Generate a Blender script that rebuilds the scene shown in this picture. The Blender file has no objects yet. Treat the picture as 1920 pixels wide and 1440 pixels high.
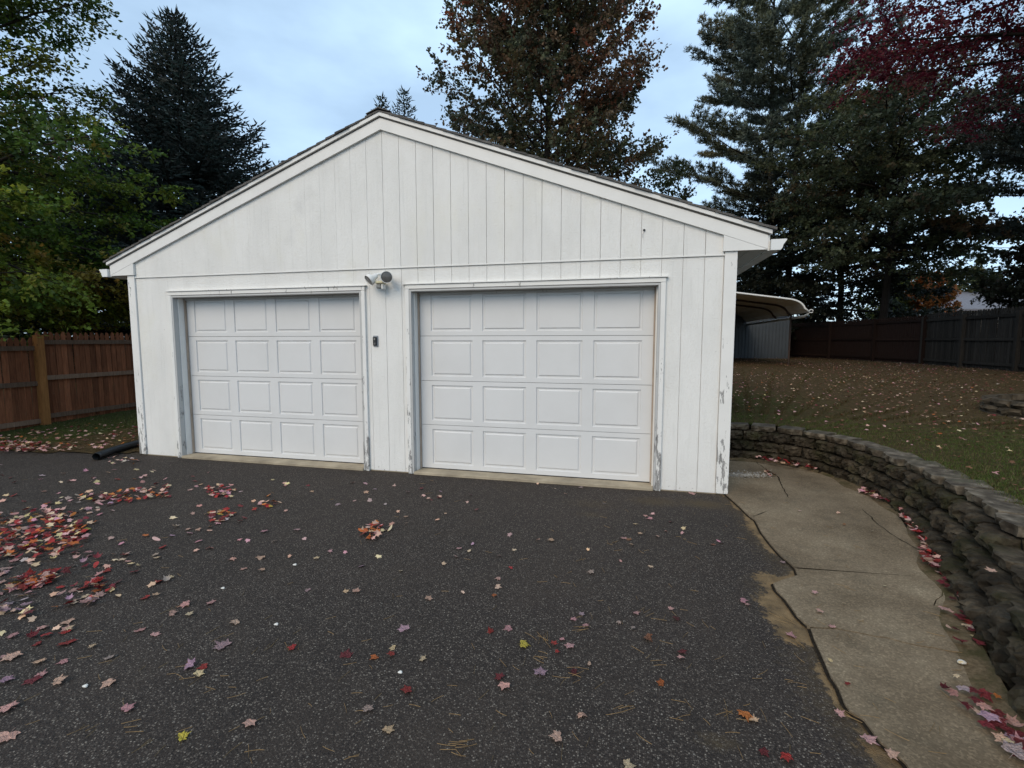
import bpy, bmesh, math, random
import numpy as np
from mathutils import Vector, Matrix
R = random.Random(7)
NR = np.random.default_rng(11)
S = bpy.context.scene
COL = S.collection

# ------------------------------------------------------------------ camera
FPX = 897.66
CX, CY, CZ = 2.7636, -5.1876, 1.576
YAW, PIT = -0.2349, -0.0894
cd = bpy.data.cameras.new('camera'); cam = bpy.data.objects.new('camera', cd); COL.objects.link(cam)
cam.location = (CX, CY, CZ)
cam.rotation_euler = (math.pi/2 + PIT, 0, -YAW)
cd.sensor_width = 36; cd.lens = FPX/1920*36; cd.clip_start = 0.05; cd.clip_end = 3000
S.camera = cam
# ------------------------------------------------------------------ world, sun, exposure
SUN_EL, SUN_AZ = math.radians(38), math.radians(200)     # azimuth of the sun, clockwise from +Y
w = bpy.data.worlds.new('World'); S.world = w; w.use_nodes = True
nt = w.node_tree; nt.nodes.clear()
sky = nt.nodes.new('ShaderNodeTexSky'); sky.sky_type = 'NISHITA'; sky.sun_disc = False
sky.sun_elevation = SUN_EL; sky.sun_rotation = SUN_AZ; sky.air_density = 1.0; sky.dust_density = .6; sky.ozone_density = 2.0
tc = nt.nodes.new('ShaderNodeTexCoord')
mp = nt.nodes.new('ShaderNodeMapping'); mp.inputs['Scale'].default_value = (1.0, 1.0, 2.4)
nz = nt.nodes.new('ShaderNodeTexNoise'); nz.inputs['Scale'].default_value = 2.1; nz.inputs['Detail'].default_value = 6; nz.inputs['Roughness'].default_value = .5
rp = nt.nodes.new('ShaderNodeValToRGB'); rp.color_ramp.elements[0].position = .40; rp.color_ramp.elements[1].position = .66
rp.color_ramp.elements[0].color = (.50, .50, .50, 1); rp.color_ramp.elements[1].color = (.92, .92, .92, 1)
mx = nt.nodes.new('ShaderNodeMixRGB'); mx.inputs[2].default_value = (6.1, 8.4, 10.8, 1)
bg = nt.nodes.new('ShaderNodeBackground'); bg.inputs['Strength'].default_value = 0.12
out = nt.nodes.new('ShaderNodeOutputWorld')
L = nt.links.new
L(tc.outputs['Generated'], mp.inputs[0]); L(mp.outputs[0], nz.inputs['Vector']); L(nz.outputs['Fac'], rp.inputs[0])
L(rp.outputs[0], mx.inputs[0]); L(sky.outputs[0], mx.inputs[1]); L(mx.outputs[0], bg.inputs[0]); L(bg.outputs[0], out.inputs[0])
sd = bpy.data.lights.new('sun', 'SUN'); sun = bpy.data.objects.new('sun', sd); COL.objects.link(sun)
sd.energy = 1.7; sd.angle = math.radians(40); sd.color = (1.0, .81, .58)
sv = Vector((math.sin(SUN_AZ)*math.cos(SUN_EL), math.cos(SUN_AZ)*math.cos(SUN_EL), math.sin(SUN_EL)))
sun.rotation_euler = sv.to_track_quat('Z', 'Y').to_euler()
S.view_settings.view_transform = 'Standard'; S.view_settings.look = 'None'
S.view_settings.exposure = 0.12; S.view_settings.gamma = 1; S.view_settings.use_curve_mapping = False

# ------------------------------------------------------------------ helpers: where a ground mark lies
_F = np.array([math.sin(YAW)*math.cos(PIT), math.cos(YAW)*math.cos(PIT), math.sin(PIT)])
_R = np.array([math.cos(YAW), -math.sin(YAW), 0]); _U = np.cross(_R, _F); _C = np.array([CX, CY, CZ])
def gz(u, v, z=0.0):
    d = _F + _R*(u-960)/FPX - _U*(v-720)/FPX
    return _C + d*((z-_C[2])/d[2])
def gd(u, v, D): return _C + (_F + _R*(u-960)/FPX - _U*(v-720)/FPX)*D
def view(p):
    d = np.array(p)-_C; z = d@_F
    return (960+FPX*(d@_R)/z, 720-FPX*(d@_U)/z, z)

# ------------------------------------------------------------------ helpers: objects
def tag(o, label=None, cat=None, group=None, kind=None):
    if label: o['label'] = label
    if cat: o['category'] = cat
    if group: o['group'] = group
    if kind: o['kind'] = kind
    return o
def thing(name, label, cat, loc=(0,0,0), group=None):
    o = bpy.data.objects.new(name, None); COL.objects.link(o); o.location = loc
    o.empty_display_size = .1
    return tag(o, label, cat, group)
def link(name, me, parent=None, kind=None):
    o = bpy.data.objects.new(name, me); COL.objects.link(o)
    if parent is not None:
        o.parent = parent
        q = parent; off = Vector((0,0,0))
        while q is not None: off = off + q.location; q = q.parent
        o.location = -off
    if kind: o['kind'] = kind
    return o
def mesh(name, verts, faces, mat=None, smooth=False):
    me = bpy.data.meshes.new(name); me.from_pydata([tuple(v) for v in verts], [], faces); me.update()
    if mat: me.materials.append(mat)
    if smooth: me.polygons.foreach_set('use_smooth', [True]*len(me.polygons))
    return me
def obj(name, bm, mat, parent=None, smooth=False, kind=None):
    me = bpy.data.meshes.new(name); bmesh.ops.recalc_face_normals(bm, faces=bm.faces); bm.to_mesh(me); bm.free()
    if mat: me.materials.append(mat)
    if smooth: me.polygons.foreach_set('use_smooth', [True]*len(me.polygons))
    return link(name, me, parent, kind)
def box(bm, x0, x1, y0, y1, z0, z1, bev=0.0):
    r = bmesh.ops.create_cube(bm, size=1)
    vs = r['verts']
    for v in vs:
        v.co = Vector(((x0+x1)/2+v.co.x*(x1-x0), (y0+y1)/2+v.co.y*(y1-y0), (z0+z1)/2+v.co.z*(z1-z0)))
    if bev > 0:
        es = list({e for v in vs for e in v.link_edges})
        bmesh.ops.bevel(bm, geom=es, offset=bev, segments=1, affect='EDGES', profile=.5)
def BX(*a, **k):
    bm = bmesh.new(); box(bm, *a, **k); return bm
def prism(bm, pts, axis, a, b):
    """extrude a 2D polygon along an axis: axis 'y' -> pts (x,z); 'x' -> (y,z); 'z' -> (x,y)"""
    def P(p, t):
        return {'y': (p[0], t, p[1]), 'x': (t, p[0], p[1]), 'z': (p[0], p[1], t)}[axis]
    A = [bm.verts.new(P(p, a)) for p in pts]; B = [bm.verts.new(P(p, b)) for p in pts]
    bm.faces.new(A); bm.faces.new(list(reversed(B)))
    n = len(pts)
    for i in range(n): bm.faces.new([A[i], B[i], B[(i+1) % n], A[(i+1) % n]])
def tube(bm, pts, radii, n=8, cap=True):
    pts = [Vector(p) for p in pts]; rings = []
    for i, p in enumerate(pts):
        d = (pts[min(i+1, len(pts)-1)]-pts[max(i-1, 0)]).normalized()
        a = d.orthogonal().normalized() if i == 0 else (pa - d*pa.dot(d)).normalized()
        pa = a; b = d.cross(a); r = radii[i] if hasattr(radii, '__len__') else radii
        rings.append([bm.verts.new(p+(a*math.cos(2*math.pi*k/n)+b*math.sin(2*math.pi*k/n))*r) for k in range(n)])
    for i in range(len(rings)-1):
        for k in range(n): bm.faces.new([rings[i][k], rings[i][(k+1) % n], rings[i+1][(k+1) % n], rings[i+1][k]])
    if cap: bm.faces.new(rings[0][::-1]); bm.faces.new(rings[-1])
def npmesh(name, V, F, colors=None, mat=None, smooth=False):
    """V (n,3), F (m,k) all the same size"""
    me = bpy.data.meshes.new(name); V = np.asarray(V, dtype=np.float32); F = np.asarray(F, dtype=np.int32)
    m, k = F.shape
    me.vertices.add(len(V)); me.vertices.foreach_set('co', V.ravel())
    me.loops.add(m*k); me.loops.foreach_set('vertex_index', F.ravel())
    me.polygons.add(m); me.polygons.foreach_set('loop_start', np.arange(0, m*k, k, dtype=np.int32))
    me.polygons.foreach_set('loop_total', np.full(m, k, dtype=np.int32))
    if smooth: me.polygons.foreach_set('use_smooth', np.ones(m, dtype=bool))
    me.update(calc_edges=True)
    if colors is not None:
        at = me.color_attributes.new('Col', 'FLOAT_COLOR', 'POINT')
        c = np.ones((len(V), 4), dtype=np.float32); c[:, :3] = colors; at.data.foreach_set('color', c.ravel())
    if mat: me.materials.append(mat)
    return me

# ------------------------------------------------------------------ helpers: materials
class M:
    def __init__(s, name, rough=.7, spec=.3):
        s.m = bpy.data.materials.new(name); s.m.use_nodes = True; s.t = s.m.node_tree
        s.b = s.t.nodes['Principled BSDF']; s.b.inputs['Roughness'].default_value = rough
        s.b.inputs['Specular IOR Level'].default_value = spec
        s.tc = s.t.nodes.new('ShaderNodeTexCoord'); s.v = s.tc.outputs['Object']
    def n(s, typ, **k):
        q = s.t.nodes.new(typ)
        for a, b in k.items(): setattr(q, a, b)
        return q
    def L(s, a, b): s.t.links.new(a, b)
    def mapv(s, sc, src=None):
        q = s.n('ShaderNodeMapping'); q.inputs['Scale'].default_value = sc; s.L(src or s.v, q.inputs[0]); return q.outputs[0]
    def noise(s, scale, detail=4, rough=.55, sc=None, dist=0.0):
        q = s.n('ShaderNodeTexNoise'); q.inputs['Scale'].default_value = scale; q.inputs['Detail'].default_value = detail
        q.inputs['Roughness'].default_value = rough; q.inputs['Distortion'].default_value = dist
        s.L(s.mapv(sc) if sc else s.v, q.inputs['Vector']); return q.outputs['Fac']
    def vor(s, scale, out='Distance', sc=None, feature='F1', rnd=1):
        q = s.n('ShaderNodeTexVoronoi'); q.inputs['Scale'].default_value = scale; q.feature = feature; q.inputs['Randomness'].default_value = rnd
        s.L(s.mapv(sc) if sc else s.v, q.inputs['Vector']); return q.outputs[out]
    def ramp(s, f, stops, interp='LINEAR'):
        q = s.n('ShaderNodeValToRGB'); cr = q.color_ramp; cr.interpolation = interp
        while len(cr.elements) < len(stops): cr.elements.new(.5)
        for e, (p, c) in zip(cr.elements, stops):
            e.position = p; e.color = (c, c, c, 1) if not hasattr(c, '__len__') else (*c, 1)
        s.L(f, q.inputs[0]); return q.outputs[0]
    def mix(s, fac, a, b, mode='MIX'):
        q = s.n('ShaderNodeMixRGB', blend_type=mode)
        for i, x in ((0, fac), (1, a), (2, b)):
            if isinstance(x, (int, float)): q.inputs[i].default_value = x if i == 0 else (x, x, x, 1)
            elif isinstance(x, tuple): q.inputs[i].default_value = (*x, 1)
            else: s.L(x, q.inputs[i])
        return q.outputs[0]
    def math(s, op, a, b=0.0, clamp=False):
        q = s.n('ShaderNodeMath', operation=op); q.use_clamp = clamp
        for i, x in ((0, a), (1, b)):
            if isinstance(x, (int, float)): q.inputs[i].default_value = x
            else: s.L(x, q.inputs[i])
        return q.outputs[0]
    def attr(s, name, out='Color'):
        q = s.n('ShaderNodeAttribute', attribute_name=name); return q.outputs[out]
    def rnd(s): return s.n('ShaderNodeObjectInfo').outputs['Random']
    def sep(s, i): q = s.n('ShaderNodeSeparateXYZ'); s.L(s.v, q.inputs[0]); return q.outputs[i]
    def base(s, c):
        if isinstance(c, tuple): s.b.inputs['Base Color'].default_value = (*c, 1)
        else: s.L(c, s.b.inputs['Base Color'])
        return s
    def bump(s, h, strength=.3, dist=.01):
        q = s.n('ShaderNodeBump'); q.inputs['Strength'].default_value = strength; q.inputs['Distance'].default_value = dist
        s.L(h, q.inputs['Height']); s.L(q.outputs[0], s.b.inputs['Normal']); return s
    def geo(s):   # world position instead of object position
        s.v = s.n('ShaderNodeNewGeometry').outputs['Position']; return s

def m_siding():
    s = M('white_painted_siding', .62, .25).geo()
    grain = s.noise(13, 6, .7, sc=(1.3, 1, 6), dist=1.6)
    fine = s.noise(60, 3, .6, sc=(1, 1, 2.2))
    dirt = s.noise(2.2, 5, .6, sc=(1, 1, .45))
    blot = s.noise(1.3, 3, .5)
    c = s.mix(s.ramp(dirt, [(.42, 0), (.75, .55)]), (.765, .75, .715), (.61, .60, .57))
    c = s.mix(s.ramp(blot, [(.62, 0), (.74, .45)]), c, (.52, .51, .49))
    c = s.mix(s.ramp(s.noise(2.5, 4, .6, sc=(.6, 1, .35)), [(.55, 0), (.75, .35)]), c, (.70, .67, .54))
    streak = s.noise(7, 5, .7, sc=(3.2, 1, .16))
    c = s.mix(s.ramp(streak, [(.56, 0), (.76, .30)]), c, (.47, .47, .44))
    # flaked and splashed paint close to the ground
    z = s.sep(2)
    low = s.math('SUBTRACT', s.noise(38, 4, .7, sc=(1, 1, .8)), s.math('MULTIPLY', z, .55))
    c = s.mix(s.ramp(low, [(.60, 0), (.66, .8)]), c, (.25, .23, .20))
    c = s.mix(s.ramp(s.noise(26, 3, .7, sc=(1, 1, .9)), [(.73, 0), (.78, .7)]), c, (.36, .35, .33))
    s.base(c)
    h = s.mix(.3, grain, fine)
    s.base(s.mix(s.ramp(s.vor(4.1, sc=(1, 1, .8)), [(.010, .75), (.020, 0)]), c, (.14, .12, .10)))
    return s.bump(h, .7, .010).m
def m_trim(name, amount=0.0, col=(.75, .735, .70)):
    s = M(name, .5, .35).geo()
    dirt = s.noise(3, 5, .6)
    c = s.mix(s.ramp(dirt, [(.45, 0), (.8, .5)]), col, tuple(x*.8 for x in col))
    if amount:
        z = s.sep(2)
        k = s.math('ADD', s.noise(14, 5, .72, sc=(1.6, 1, .33)), s.math('MULTIPLY', s.ramp(s.math('MULTIPLY', z, .42), [(0, 1), (.35, .35), (.8, .0), (1, .3)]), amount*.3))
        wood = s.ramp(s.noise(20, 4, .6, sc=(3, 3, .4)), [(.3, (.16, .155, .15)), (.7, (.36, .35, .335))])
        c = s.mix(s.ramp(k, [(.665, 0), (.685, 1)]), c, wood)
    s.base(c)
    return s.bump(s.noise(30, 3, .6, sc=(2, 2, .4)), .15, .004).m
def m_flat(name, col, rough=.6, spec=.3, var=.15, scale=6, bump=.1, metallic=0, sc=None, bs=40):
    s = M(name, rough, spec); n = s.noise(scale, 5, .6, sc=sc)
    s.base(s.mix(s.ramp(n, [(.3, 0), (.7, 1)]), tuple(max(0, x*(1-var)) for x in col), tuple(min(1, x*(1+var)) for x in col)))
    s.b.inputs['Metallic'].default_value = metallic
    if bump: s.bump(s.noise(bs, 4, .6, sc=sc), bump, .004)
    return s.m
def m_door():
    s = M('white_door_enamel', .45, .4).geo()
    n = s.noise(2, 4, .6)
    s.base(s.mix(s.ramp(n, [(.4, 0), (.8, .5)]), (.655, .65, .64), (.57, .565, .55)))
    return s.bump(s.noise(26, 4, .65, sc=(.35, 1, 3.2), dist=.7), .16, .003).m
def m_asphalt():
    s = M('old_asphalt', .85, .25).geo()
    big = s.noise(.55, 4, .6)
    c = s.mix(s.ramp(big, [(.35, 0), (.7, 1)]), (.024, .0185, .0155), (.038, .0285, .0230))
    v1 = s.vor(135, 'Color'); v1d = s.vor(135)
    sp = s.n('ShaderNodeSeparateColor'); s.L(v1, sp.inputs[0])
    stone = s.ramp(sp.outputs[0], [(0, (.007, .006, .006)), (.40, (.030, .025, .022)), (.70, (.075, .062, .052)), (.92, (.145, .122, .10)), (1, (.28, .245, .20))])
    c = s.mix(s.ramp(v1d, [(.25, 1), (.62, 0)]), c, stone)
    v2 = s.vor(62, 'Color'); v2d = s.vor(62)
    sp2 = s.n('ShaderNodeSeparateColor'); s.L(v2, sp2.inputs[0])
    k = s.math('MULTIPLY', s.ramp(sp2.outputs[1], [(.93, 0), (.96, 1)]), s.ramp(v2d, [(.18, 1), (.3, 0)]))
    c = s.mix(k, c, (.19, .17, .145))
    # moss and sand lying on it, painted per vertex
    at = s.attr('Col'); sa = s.n('ShaderNodeSeparateColor'); s.L(at, sa.inputs[0])
    ns = s.noise(30, 5, .7)
    sand = s.ramp(s.math('ADD', sa.outputs[0], s.math('MULTIPLY', s.math('SUBTRACT', ns, .5), 1.5)), [(.42, 0), (.62, 1)])
    wear = s.ramp(s.noise(1.7, 6, .7, dist=.8), [(.5, 0), (.72, .45)])
    c = s.mix(wear, c, (.046, .035, .027))
    moss = s.ramp(s.math('ADD', sa.outputs[1], s.math('MULTIPLY', s.math('SUBTRACT', ns, .5), 1.2)), [(.35, 0), (.95, .85)])
    c = s.mix(moss, c, (.070, .050, .026))
    c = s.mix(sand, c, s.ramp(s.noise(9, 4, .6), [(.35, (.10, .068, .036)), (.65, (.21, .140, .070))]))
    s.base(c)
    hgt = s.mix(.5, s.ramp(v1d, [(0, 1), (.7, 0)]), s.noise(200, 2, .5))
    return s.bump(hgt, .8, .006).m
def m_concrete():
    s = M('weathered_concrete', .88, .2).geo()
    c = s.ramp(s.noise(1.6, 6, .62), [(.3, (.108, .080, .050)), (.5, (.168, .128, .083)), (.72, (.245, .195, .130))])
    c = s.mix(s.ramp(s.noise(5, 5, .7), [(.55, 0), (.75, .6)]), c, (.095, .078, .053))
    v = s.vor(120, 'Color'); sp = s.n('ShaderNodeSeparateColor'); s.L(v, sp.inputs[0])
    c = s.mix(.36, c, s.mix(1.0, c, s.ramp(sp.outputs[0], [(0, .45), (.6, 1.0), (.9, 1.7), (1, 2.4)]), 'MULTIPLY'))
    s.base(c)
    return s.bump(s.noise(90, 4, .7), .5, .005).m
def m_block():
    s = M('mossy_split_block', .92, .15).geo()
    c = s.ramp(s.noise(7, 6, .65), [(.3, (.016, .012, .008)), (.5, (.046, .037, .026)), (.72, (.115, .096, .070))])
    c = s.mix(s.ramp(s.noise(2.6, 5, .65), [(.48, 0), (.66, .85)]), c, (.032, .033, .012))
    r = s.rnd(); c = s.mix(1.0, c, s.ramp(r, [(0, (.72, .70, .68)), (1, (1.35, 1.3, 1.25))]), 'MULTIPLY')
    s.base(c)
    return s.bump(s.mix(.5, s.noise(26, 8, .78, dist=.4), s.vor(30)), 1.0, .035).m
def m_cap():
    s = M('weathered_cap_stone', .7, .35).geo()
    c = s.ramp(s.noise(9, 6, .65), [(.36, (.034, .024, .015)), (.5, (.078, .060, .040)), (.64, (.18, .148, .108))])
    c = s.mix(s.ramp(s.noise(3, 5, .65), [(.50, 0), (.7, .7)]), c, (.09, .085, .05))
    s.base(c); return s.bump(s.noise(45, 5, .7), .6, .008).m
def m_wood(name, lo, hi, foot=(.2, .2, .16), amount=.6, per=True):
    s = M(name, .85, .15).geo()
    g = s.noise(11, 6, .65, sc=(4, 4, .35), dist=.6)
    c = s.ramp(g, [(.28, lo), (.72, hi)])
    if per: c = s.mix(1.0, c, s.ramp(s.rnd(), [(0, .62), (1, 1.35)]), 'MULTIPLY')
    n = s.noise(16, 4, .7, sc=(1, 1, .45))
    c = s.mix(s.ramp(n, [(.60, 0), (.72, amount)]), c, foot)
    s.base(c); return s.bump(g, .4, .006).m
def m_shingle():
    s = M('asphalt_shingle', .9, .2).geo()
    c = s.ramp(s.noise(120, 2, .6), [(.3, (.055, .052, .050)), (.7, (.15, .14, .13))])
    c = s.mix(1.0, c, s.ramp(s.rnd(), [(0, .7), (1, 1.3)]), 'MULTIPLY')
    s.base(c); return s.bump(s.noise(150, 2, .6), .5, .004).m
def m_grassground():
    s = M('lawn_soil', .95, .1).geo()
    at = s.attr('Col')
    c = s.ramp(s.noise(14, 6, .7), [(.3, (.032, .023, .011)), (.5, (.080, .056, .026)), (.7, (.13, .083, .043))])
    g = s.ramp(s.noise(19, 6, .75), [(.3, (.030, .038, .010)), (.7, (.075, .088, .022))])
    sa = s.n('ShaderNodeSeparateColor'); s.L(at, sa.inputs[0])
    c = s.mix(s.ramp(s.math('ADD', sa.outputs[1], s.math('MULTIPLY', s.math('SUBTRACT', s.noise(6, 5, .7), .5), 1.3)), [(.3, 0), (.8, 1)]), c, g)
    s.base(c); return s.bump(s.noise(55, 5, .75), 1, .03).m
def m_leaf(name, source='attr', trans=.42, rough=.55, spec=.3):
    s = M(name, rough, spec)
    c = s.attr('Col') if source == 'attr' else s.n('ShaderNodeObjectInfo').outputs['Color']
    if source != 'attr':
        c = s.mix(1.0, c, s.ramp(s.noise(7, 5, .7), [(.3, (.55, .5, .5)), (.55, (1, 1, 1)), (.75, (1.25, 1.2, 1.1))]), 'MULTIPLY')
        s.bump(s.noise(5, 4, .6), .6, .2)
    s.base(c)
    if trans:
        tr = s.n('ShaderNodeBsdfTranslucent'); s.L(c, tr.inputs[0])
        mxs = s.n('ShaderNodeMixShader'); mxs.inputs[0].default_value = trans
        s.L(s.b.outputs[0], mxs.inputs[1]); s.L(tr.outputs[0], mxs.inputs[2])
        s.L(mxs.outputs[0], s.t.nodes['Material Output'].inputs[0])
    return s.m
def m_bark(name, a, b):
    s = M(name, .95, .1).geo(); g = s.noise(9, 6, .7, sc=(3, 3, .5))
    s.base(s.ramp(g, [(.3, a), (.7, b)])); return s.bump(g, .9, .03).m

MT = dict(
    siding=m_siding(), trim=m_trim('white_trim'), worn=m_trim('peeling_casing', .62), jamb=m_trim('grey_weathered_jamb', .55, (.47, .465, .45)),
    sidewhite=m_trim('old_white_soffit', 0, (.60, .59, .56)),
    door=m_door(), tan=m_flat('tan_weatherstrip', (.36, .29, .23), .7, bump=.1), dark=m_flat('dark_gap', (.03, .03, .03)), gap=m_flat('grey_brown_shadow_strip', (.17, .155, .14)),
    asphalt=m_asphalt(), concrete=m_concrete(), apron=m_flat('pale_concrete_sill', (.34, .285, .205), .85, .2, .35, 3, .4),
    block=m_block(), cap=m_cap(), shingle=m_shingle(),
    redwood=m_wood('red_stained_pine', (.11, .038, .018), (.28, .105, .050), (.17, .11, .07), .45),
    redrail=m_wood('faded_rail', (.10, .060, .038), (.22, .14, .095), (.13, .12, .10), .7),
    orangepost=m_wood('orange_post', (.14, .058, .018), (.26, .115, .038), (.07, .028, .012), .8),
    greywood=m_wood('dark_grey_fence_wood', (.012, .011, .010), (.036, .032, .028), (.05, .05, .042), .5),
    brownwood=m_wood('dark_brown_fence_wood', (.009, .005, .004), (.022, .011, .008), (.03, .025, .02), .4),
    soil=m_grassground(), gutter=m_flat('white_gutter_enamel', (.72, .72, .70), .35, .5, .06, 4, .02),
    whitepaint=m_flat('white_metal_paint', (.74, .73, .70), .4, .4, .08, 5, .03),
    plastic=m_flat('white_lamp_plastic', (.72, .71, .68), .4, .5, .06, 8, .02), cream=m_flat('yellowed_plastic', (.55, .50, .33), .45, .5, .15, 20, .02),
    lens=m_flat('dark_lamp_glass', (.10, .095, .09), .25, .6, .25, 30, .3, bs=90), lens2=m_flat('smoky_sensor_lens', (.20, .19, .17), .2, .6, .2, 30, .1),
    black=m_flat('black_plastic', (.012, .012, .013), .35, .5, .2, 8, .03), silver=m_flat('silver_plastic', (.30, .30, .31), .3, .6, .1, 8, 0, .6),
    pipe=m_flat('black_corrugated_plastic', (.018, .018, .019), .45, .4, .3, 6, .05),
    shedmetal=m_flat('blue_grey_sheet_steel', (.060, .070, .080), .45, .4, .12, 2, .03), tarp=m_flat('dark_blue_sheet', (.035, .045, .060), .25, .5, .4, 1.2, .2, bs=3),
    carport=m_flat('beige_ribbed_sheet', (.72, .65, .56), .55, .3, .12, 2, .03), frame=m_flat('dark_steel_frame', (.05, .03, .022), .6, .3, .3, 5, .05),
    bluetarp=m_flat('pale_blue_roof', (.36, .42, .60), .6, .3, .1, 3, .05), greyroof=m_flat('grey_roof_shingle', (.17, .17, .19), .85, .2, .2, 9, .2), beigewall=m_flat('pale_house_wall', (.4, .38, .34), .8, .2, .1, 3, .1),
    weather=m_flat('weathered_planter_block', (.068, .053, .036), .9, .15, .7, 8, .6), planttop=m_flat('planter_cap', (.20, .19, .165), .85, .2, .3, 8, .4),
    leafstuff=m_leaf('leaf_blades'), ground_leaf=m_leaf('dry_leaf', 'attr', .12, .5, .4), one_leaf=m_leaf('single_leaf', 'object', .12, .5, .4),
    needle=m_leaf('conifer_needles', 'attr', .1, .6, .25), bark=m_bark('brown_bark', (.022, .018, .014), (.07, .058, .047)), darkbark=m_bark('dark_bark', (.012, .010, .009), (.038, .032, .028)),
    paleb=m_bark('grey_bark', (.06, .052, .045), (.16, .145, .125)), straw=m_flat('dry_pine_needle', (.20, .13, .06), .7, .2, .4, 30, 0),
    pebble=m_flat('pale_pebble', (.30, .27, .23), .85, .2, .5, 12, .2), ceramic=m_flat('white_pebble', (.62, .60, .55), .6, .3, .1, 12, 0),
    wire=m_flat('black_cable', (.02, .02, .02), .5), joint=m_flat('dark_joint_soil', (.018, .014, .010), .95, .1, .5, 40, .6),
    mossbed=None)

# ------------------------------------------------------------------ ground, driveway
def sheet(name, xs, ys, zf, colf, mat, keep=None, kind='structure'):
    X, Y = np.meshgrid(xs, ys); X = X.ravel(); Y = Y.ravel(); Z = zf(X, Y)
    nx, ny = len(xs), len(ys); i = np.arange(nx-1)[None, :]+np.arange(ny-1)[:, None]*nx; i = i.ravel()
    Fc = np.stack([i, i+1, i+nx+1, i+nx], 1)
    if keep is not None:
        k = keep(X, Y); Fc = Fc[k[Fc].all(1)]
    me = npmesh(name, np.stack([X, Y, Z], 1), Fc, colf(X, Y), mat, True)
    return link(name, me, None, kind)
def polydist(X, Y, pts):
    d = np.full(X.shape, 1e9)
    for (x0, y0), (x1, y1) in zip(pts[:-1], pts[1:]):
        dx, dy = x1-x0, y1-y0; t = np.clip(((X-x0)*dx+(Y-y0)*dy)/(dx*dx+dy*dy), 0, 1)
        d = np.minimum(d, np.hypot(X-x0-t*dx, Y-y0-t*dy))
    return d
def inpoly(X, Y, P):
    r = np.zeros(X.shape, bool); n = len(P)
    for i in range(n):
        x0, y0 = P[i]; x1, y1 = P[(i+1) % n]
        if y0 == y1: continue
        c = ((y0 > Y) != (y1 > Y)) & (X < (x1-x0)*(Y-y0)/(y1-y0)+x0); r ^= c
    return r
def zoomw(a, b): return tuple(gz(1300+.4722*a, 760+.4722*b)[:2])
EDGE = [zoomw(*q) for q in [(116, 352), (175, 405), (215, 445), (238, 462), (262, 510), (300, 560), (335, 600), (372, 632), (396, 655), (403, 682), (345, 700), (306, 715), (318, 742), (352, 775), (378, 812), (400, 845), (428, 872), (450, 888), (468, 940), (495, 1000), (530, 1085), (560, 1130), (582, 1190), (604, 1222), (660, 1258), (690, 1300), (722, 1345), (770, 1385), (820, 1428)]]
EDGE += [(3.80, -3.6), (3.78, -4.2), (3.83, -5.0), (3.80, -7)]
SANDP = [gz(*q)[:2] for q in [(1438, 1085), (1455, 1130), (1470, 1160), (1485, 1190)]]
def drive_col(X, Y):
    c = np.zeros((len(X), 3))
    d = polydist(X, Y, EDGE); wv = .05+.03*np.sin(Y*5.1)+.02*np.sin(Y*13)
    c[:, 0] = np.clip(1.05-d/(wv*1.6), 0, 1)*.9
    for (px, py), r in zip(SANDP, (.13, .17, .15, .13)):
        c[:, 0] = np.maximum(c[:, 0], np.clip(1.15-np.hypot(X-px, (Y-py))/r, 0, 1))
    c[:, 1] = np.clip(.75-d/.45, 0, 1)
    for (u, v, r, a) in [(1230, 940, .45, .75), (1320, 945, .4, .9), (1110, 945, .5, .55), (960, 915, .5, .4), (1345, 1390, .13, .8), (1110, 965, .25, .6), (1500, 985, .25, .6)]:
        p = gz(u, v); c[:, 1] = np.maximum(c[:, 1], a*np.clip(1.2-np.hypot(X-p[0], (Y-p[1])*1.8)/r, 0, 1))
    c[:, 1] = np.maximum(c[:, 1], .62*np.clip(1-(-Y)/.22, 0, 1))
    return c
ground = sheet('ground', np.linspace(-400, 400, 41), np.linspace(-400, 400, 41), lambda X, Y: X*0-.30, lambda X, Y: np.tile([0, .5, 0], (len(X), 1)), MT['soil'])
yb = lambda X: np.interp(X, [-12, -5.9, -4.5, -3.81, -3.8, 3.78, 3.8], [-1.2, -.36, -.16, .0, .03, .03, .03])
driveway = sheet('driveway', np.concatenate([np.arange(-11, 3.96, .05)]), np.concatenate([np.arange(-24, -5.2, .4), np.arange(-5.2, .12, .045)]),
    lambda X, Y: np.where(Y > yb(X), -.0, 0)+.004*np.sin(X*1.3)*np.sin(Y*1.7)*np.clip(-Y, 0, 1), drive_col, MT['asphalt'], keep=lambda X, Y: (Y < yb(X)+.4))

# lawn left of the garage
def leftz(X, Y): return np.clip((Y-yb(X))*.028+.012, -.05, .10)+.006*np.sin(X*7)*np.sin(Y*9)
left_lawn = sheet('lawn', np.arange(-16, -3.74, .12), np.arange(-1.6, 9, .12), leftz, lambda X, Y: np.stack([X*0, np.clip(.15+.5*(X < -5.8)+.25*np.sin(Y*1.1), 0, 1), X*0], 1), MT['soil'], keep=lambda X, Y: Y > yb(X)-.03+.03*np.sin(X*9))

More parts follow.
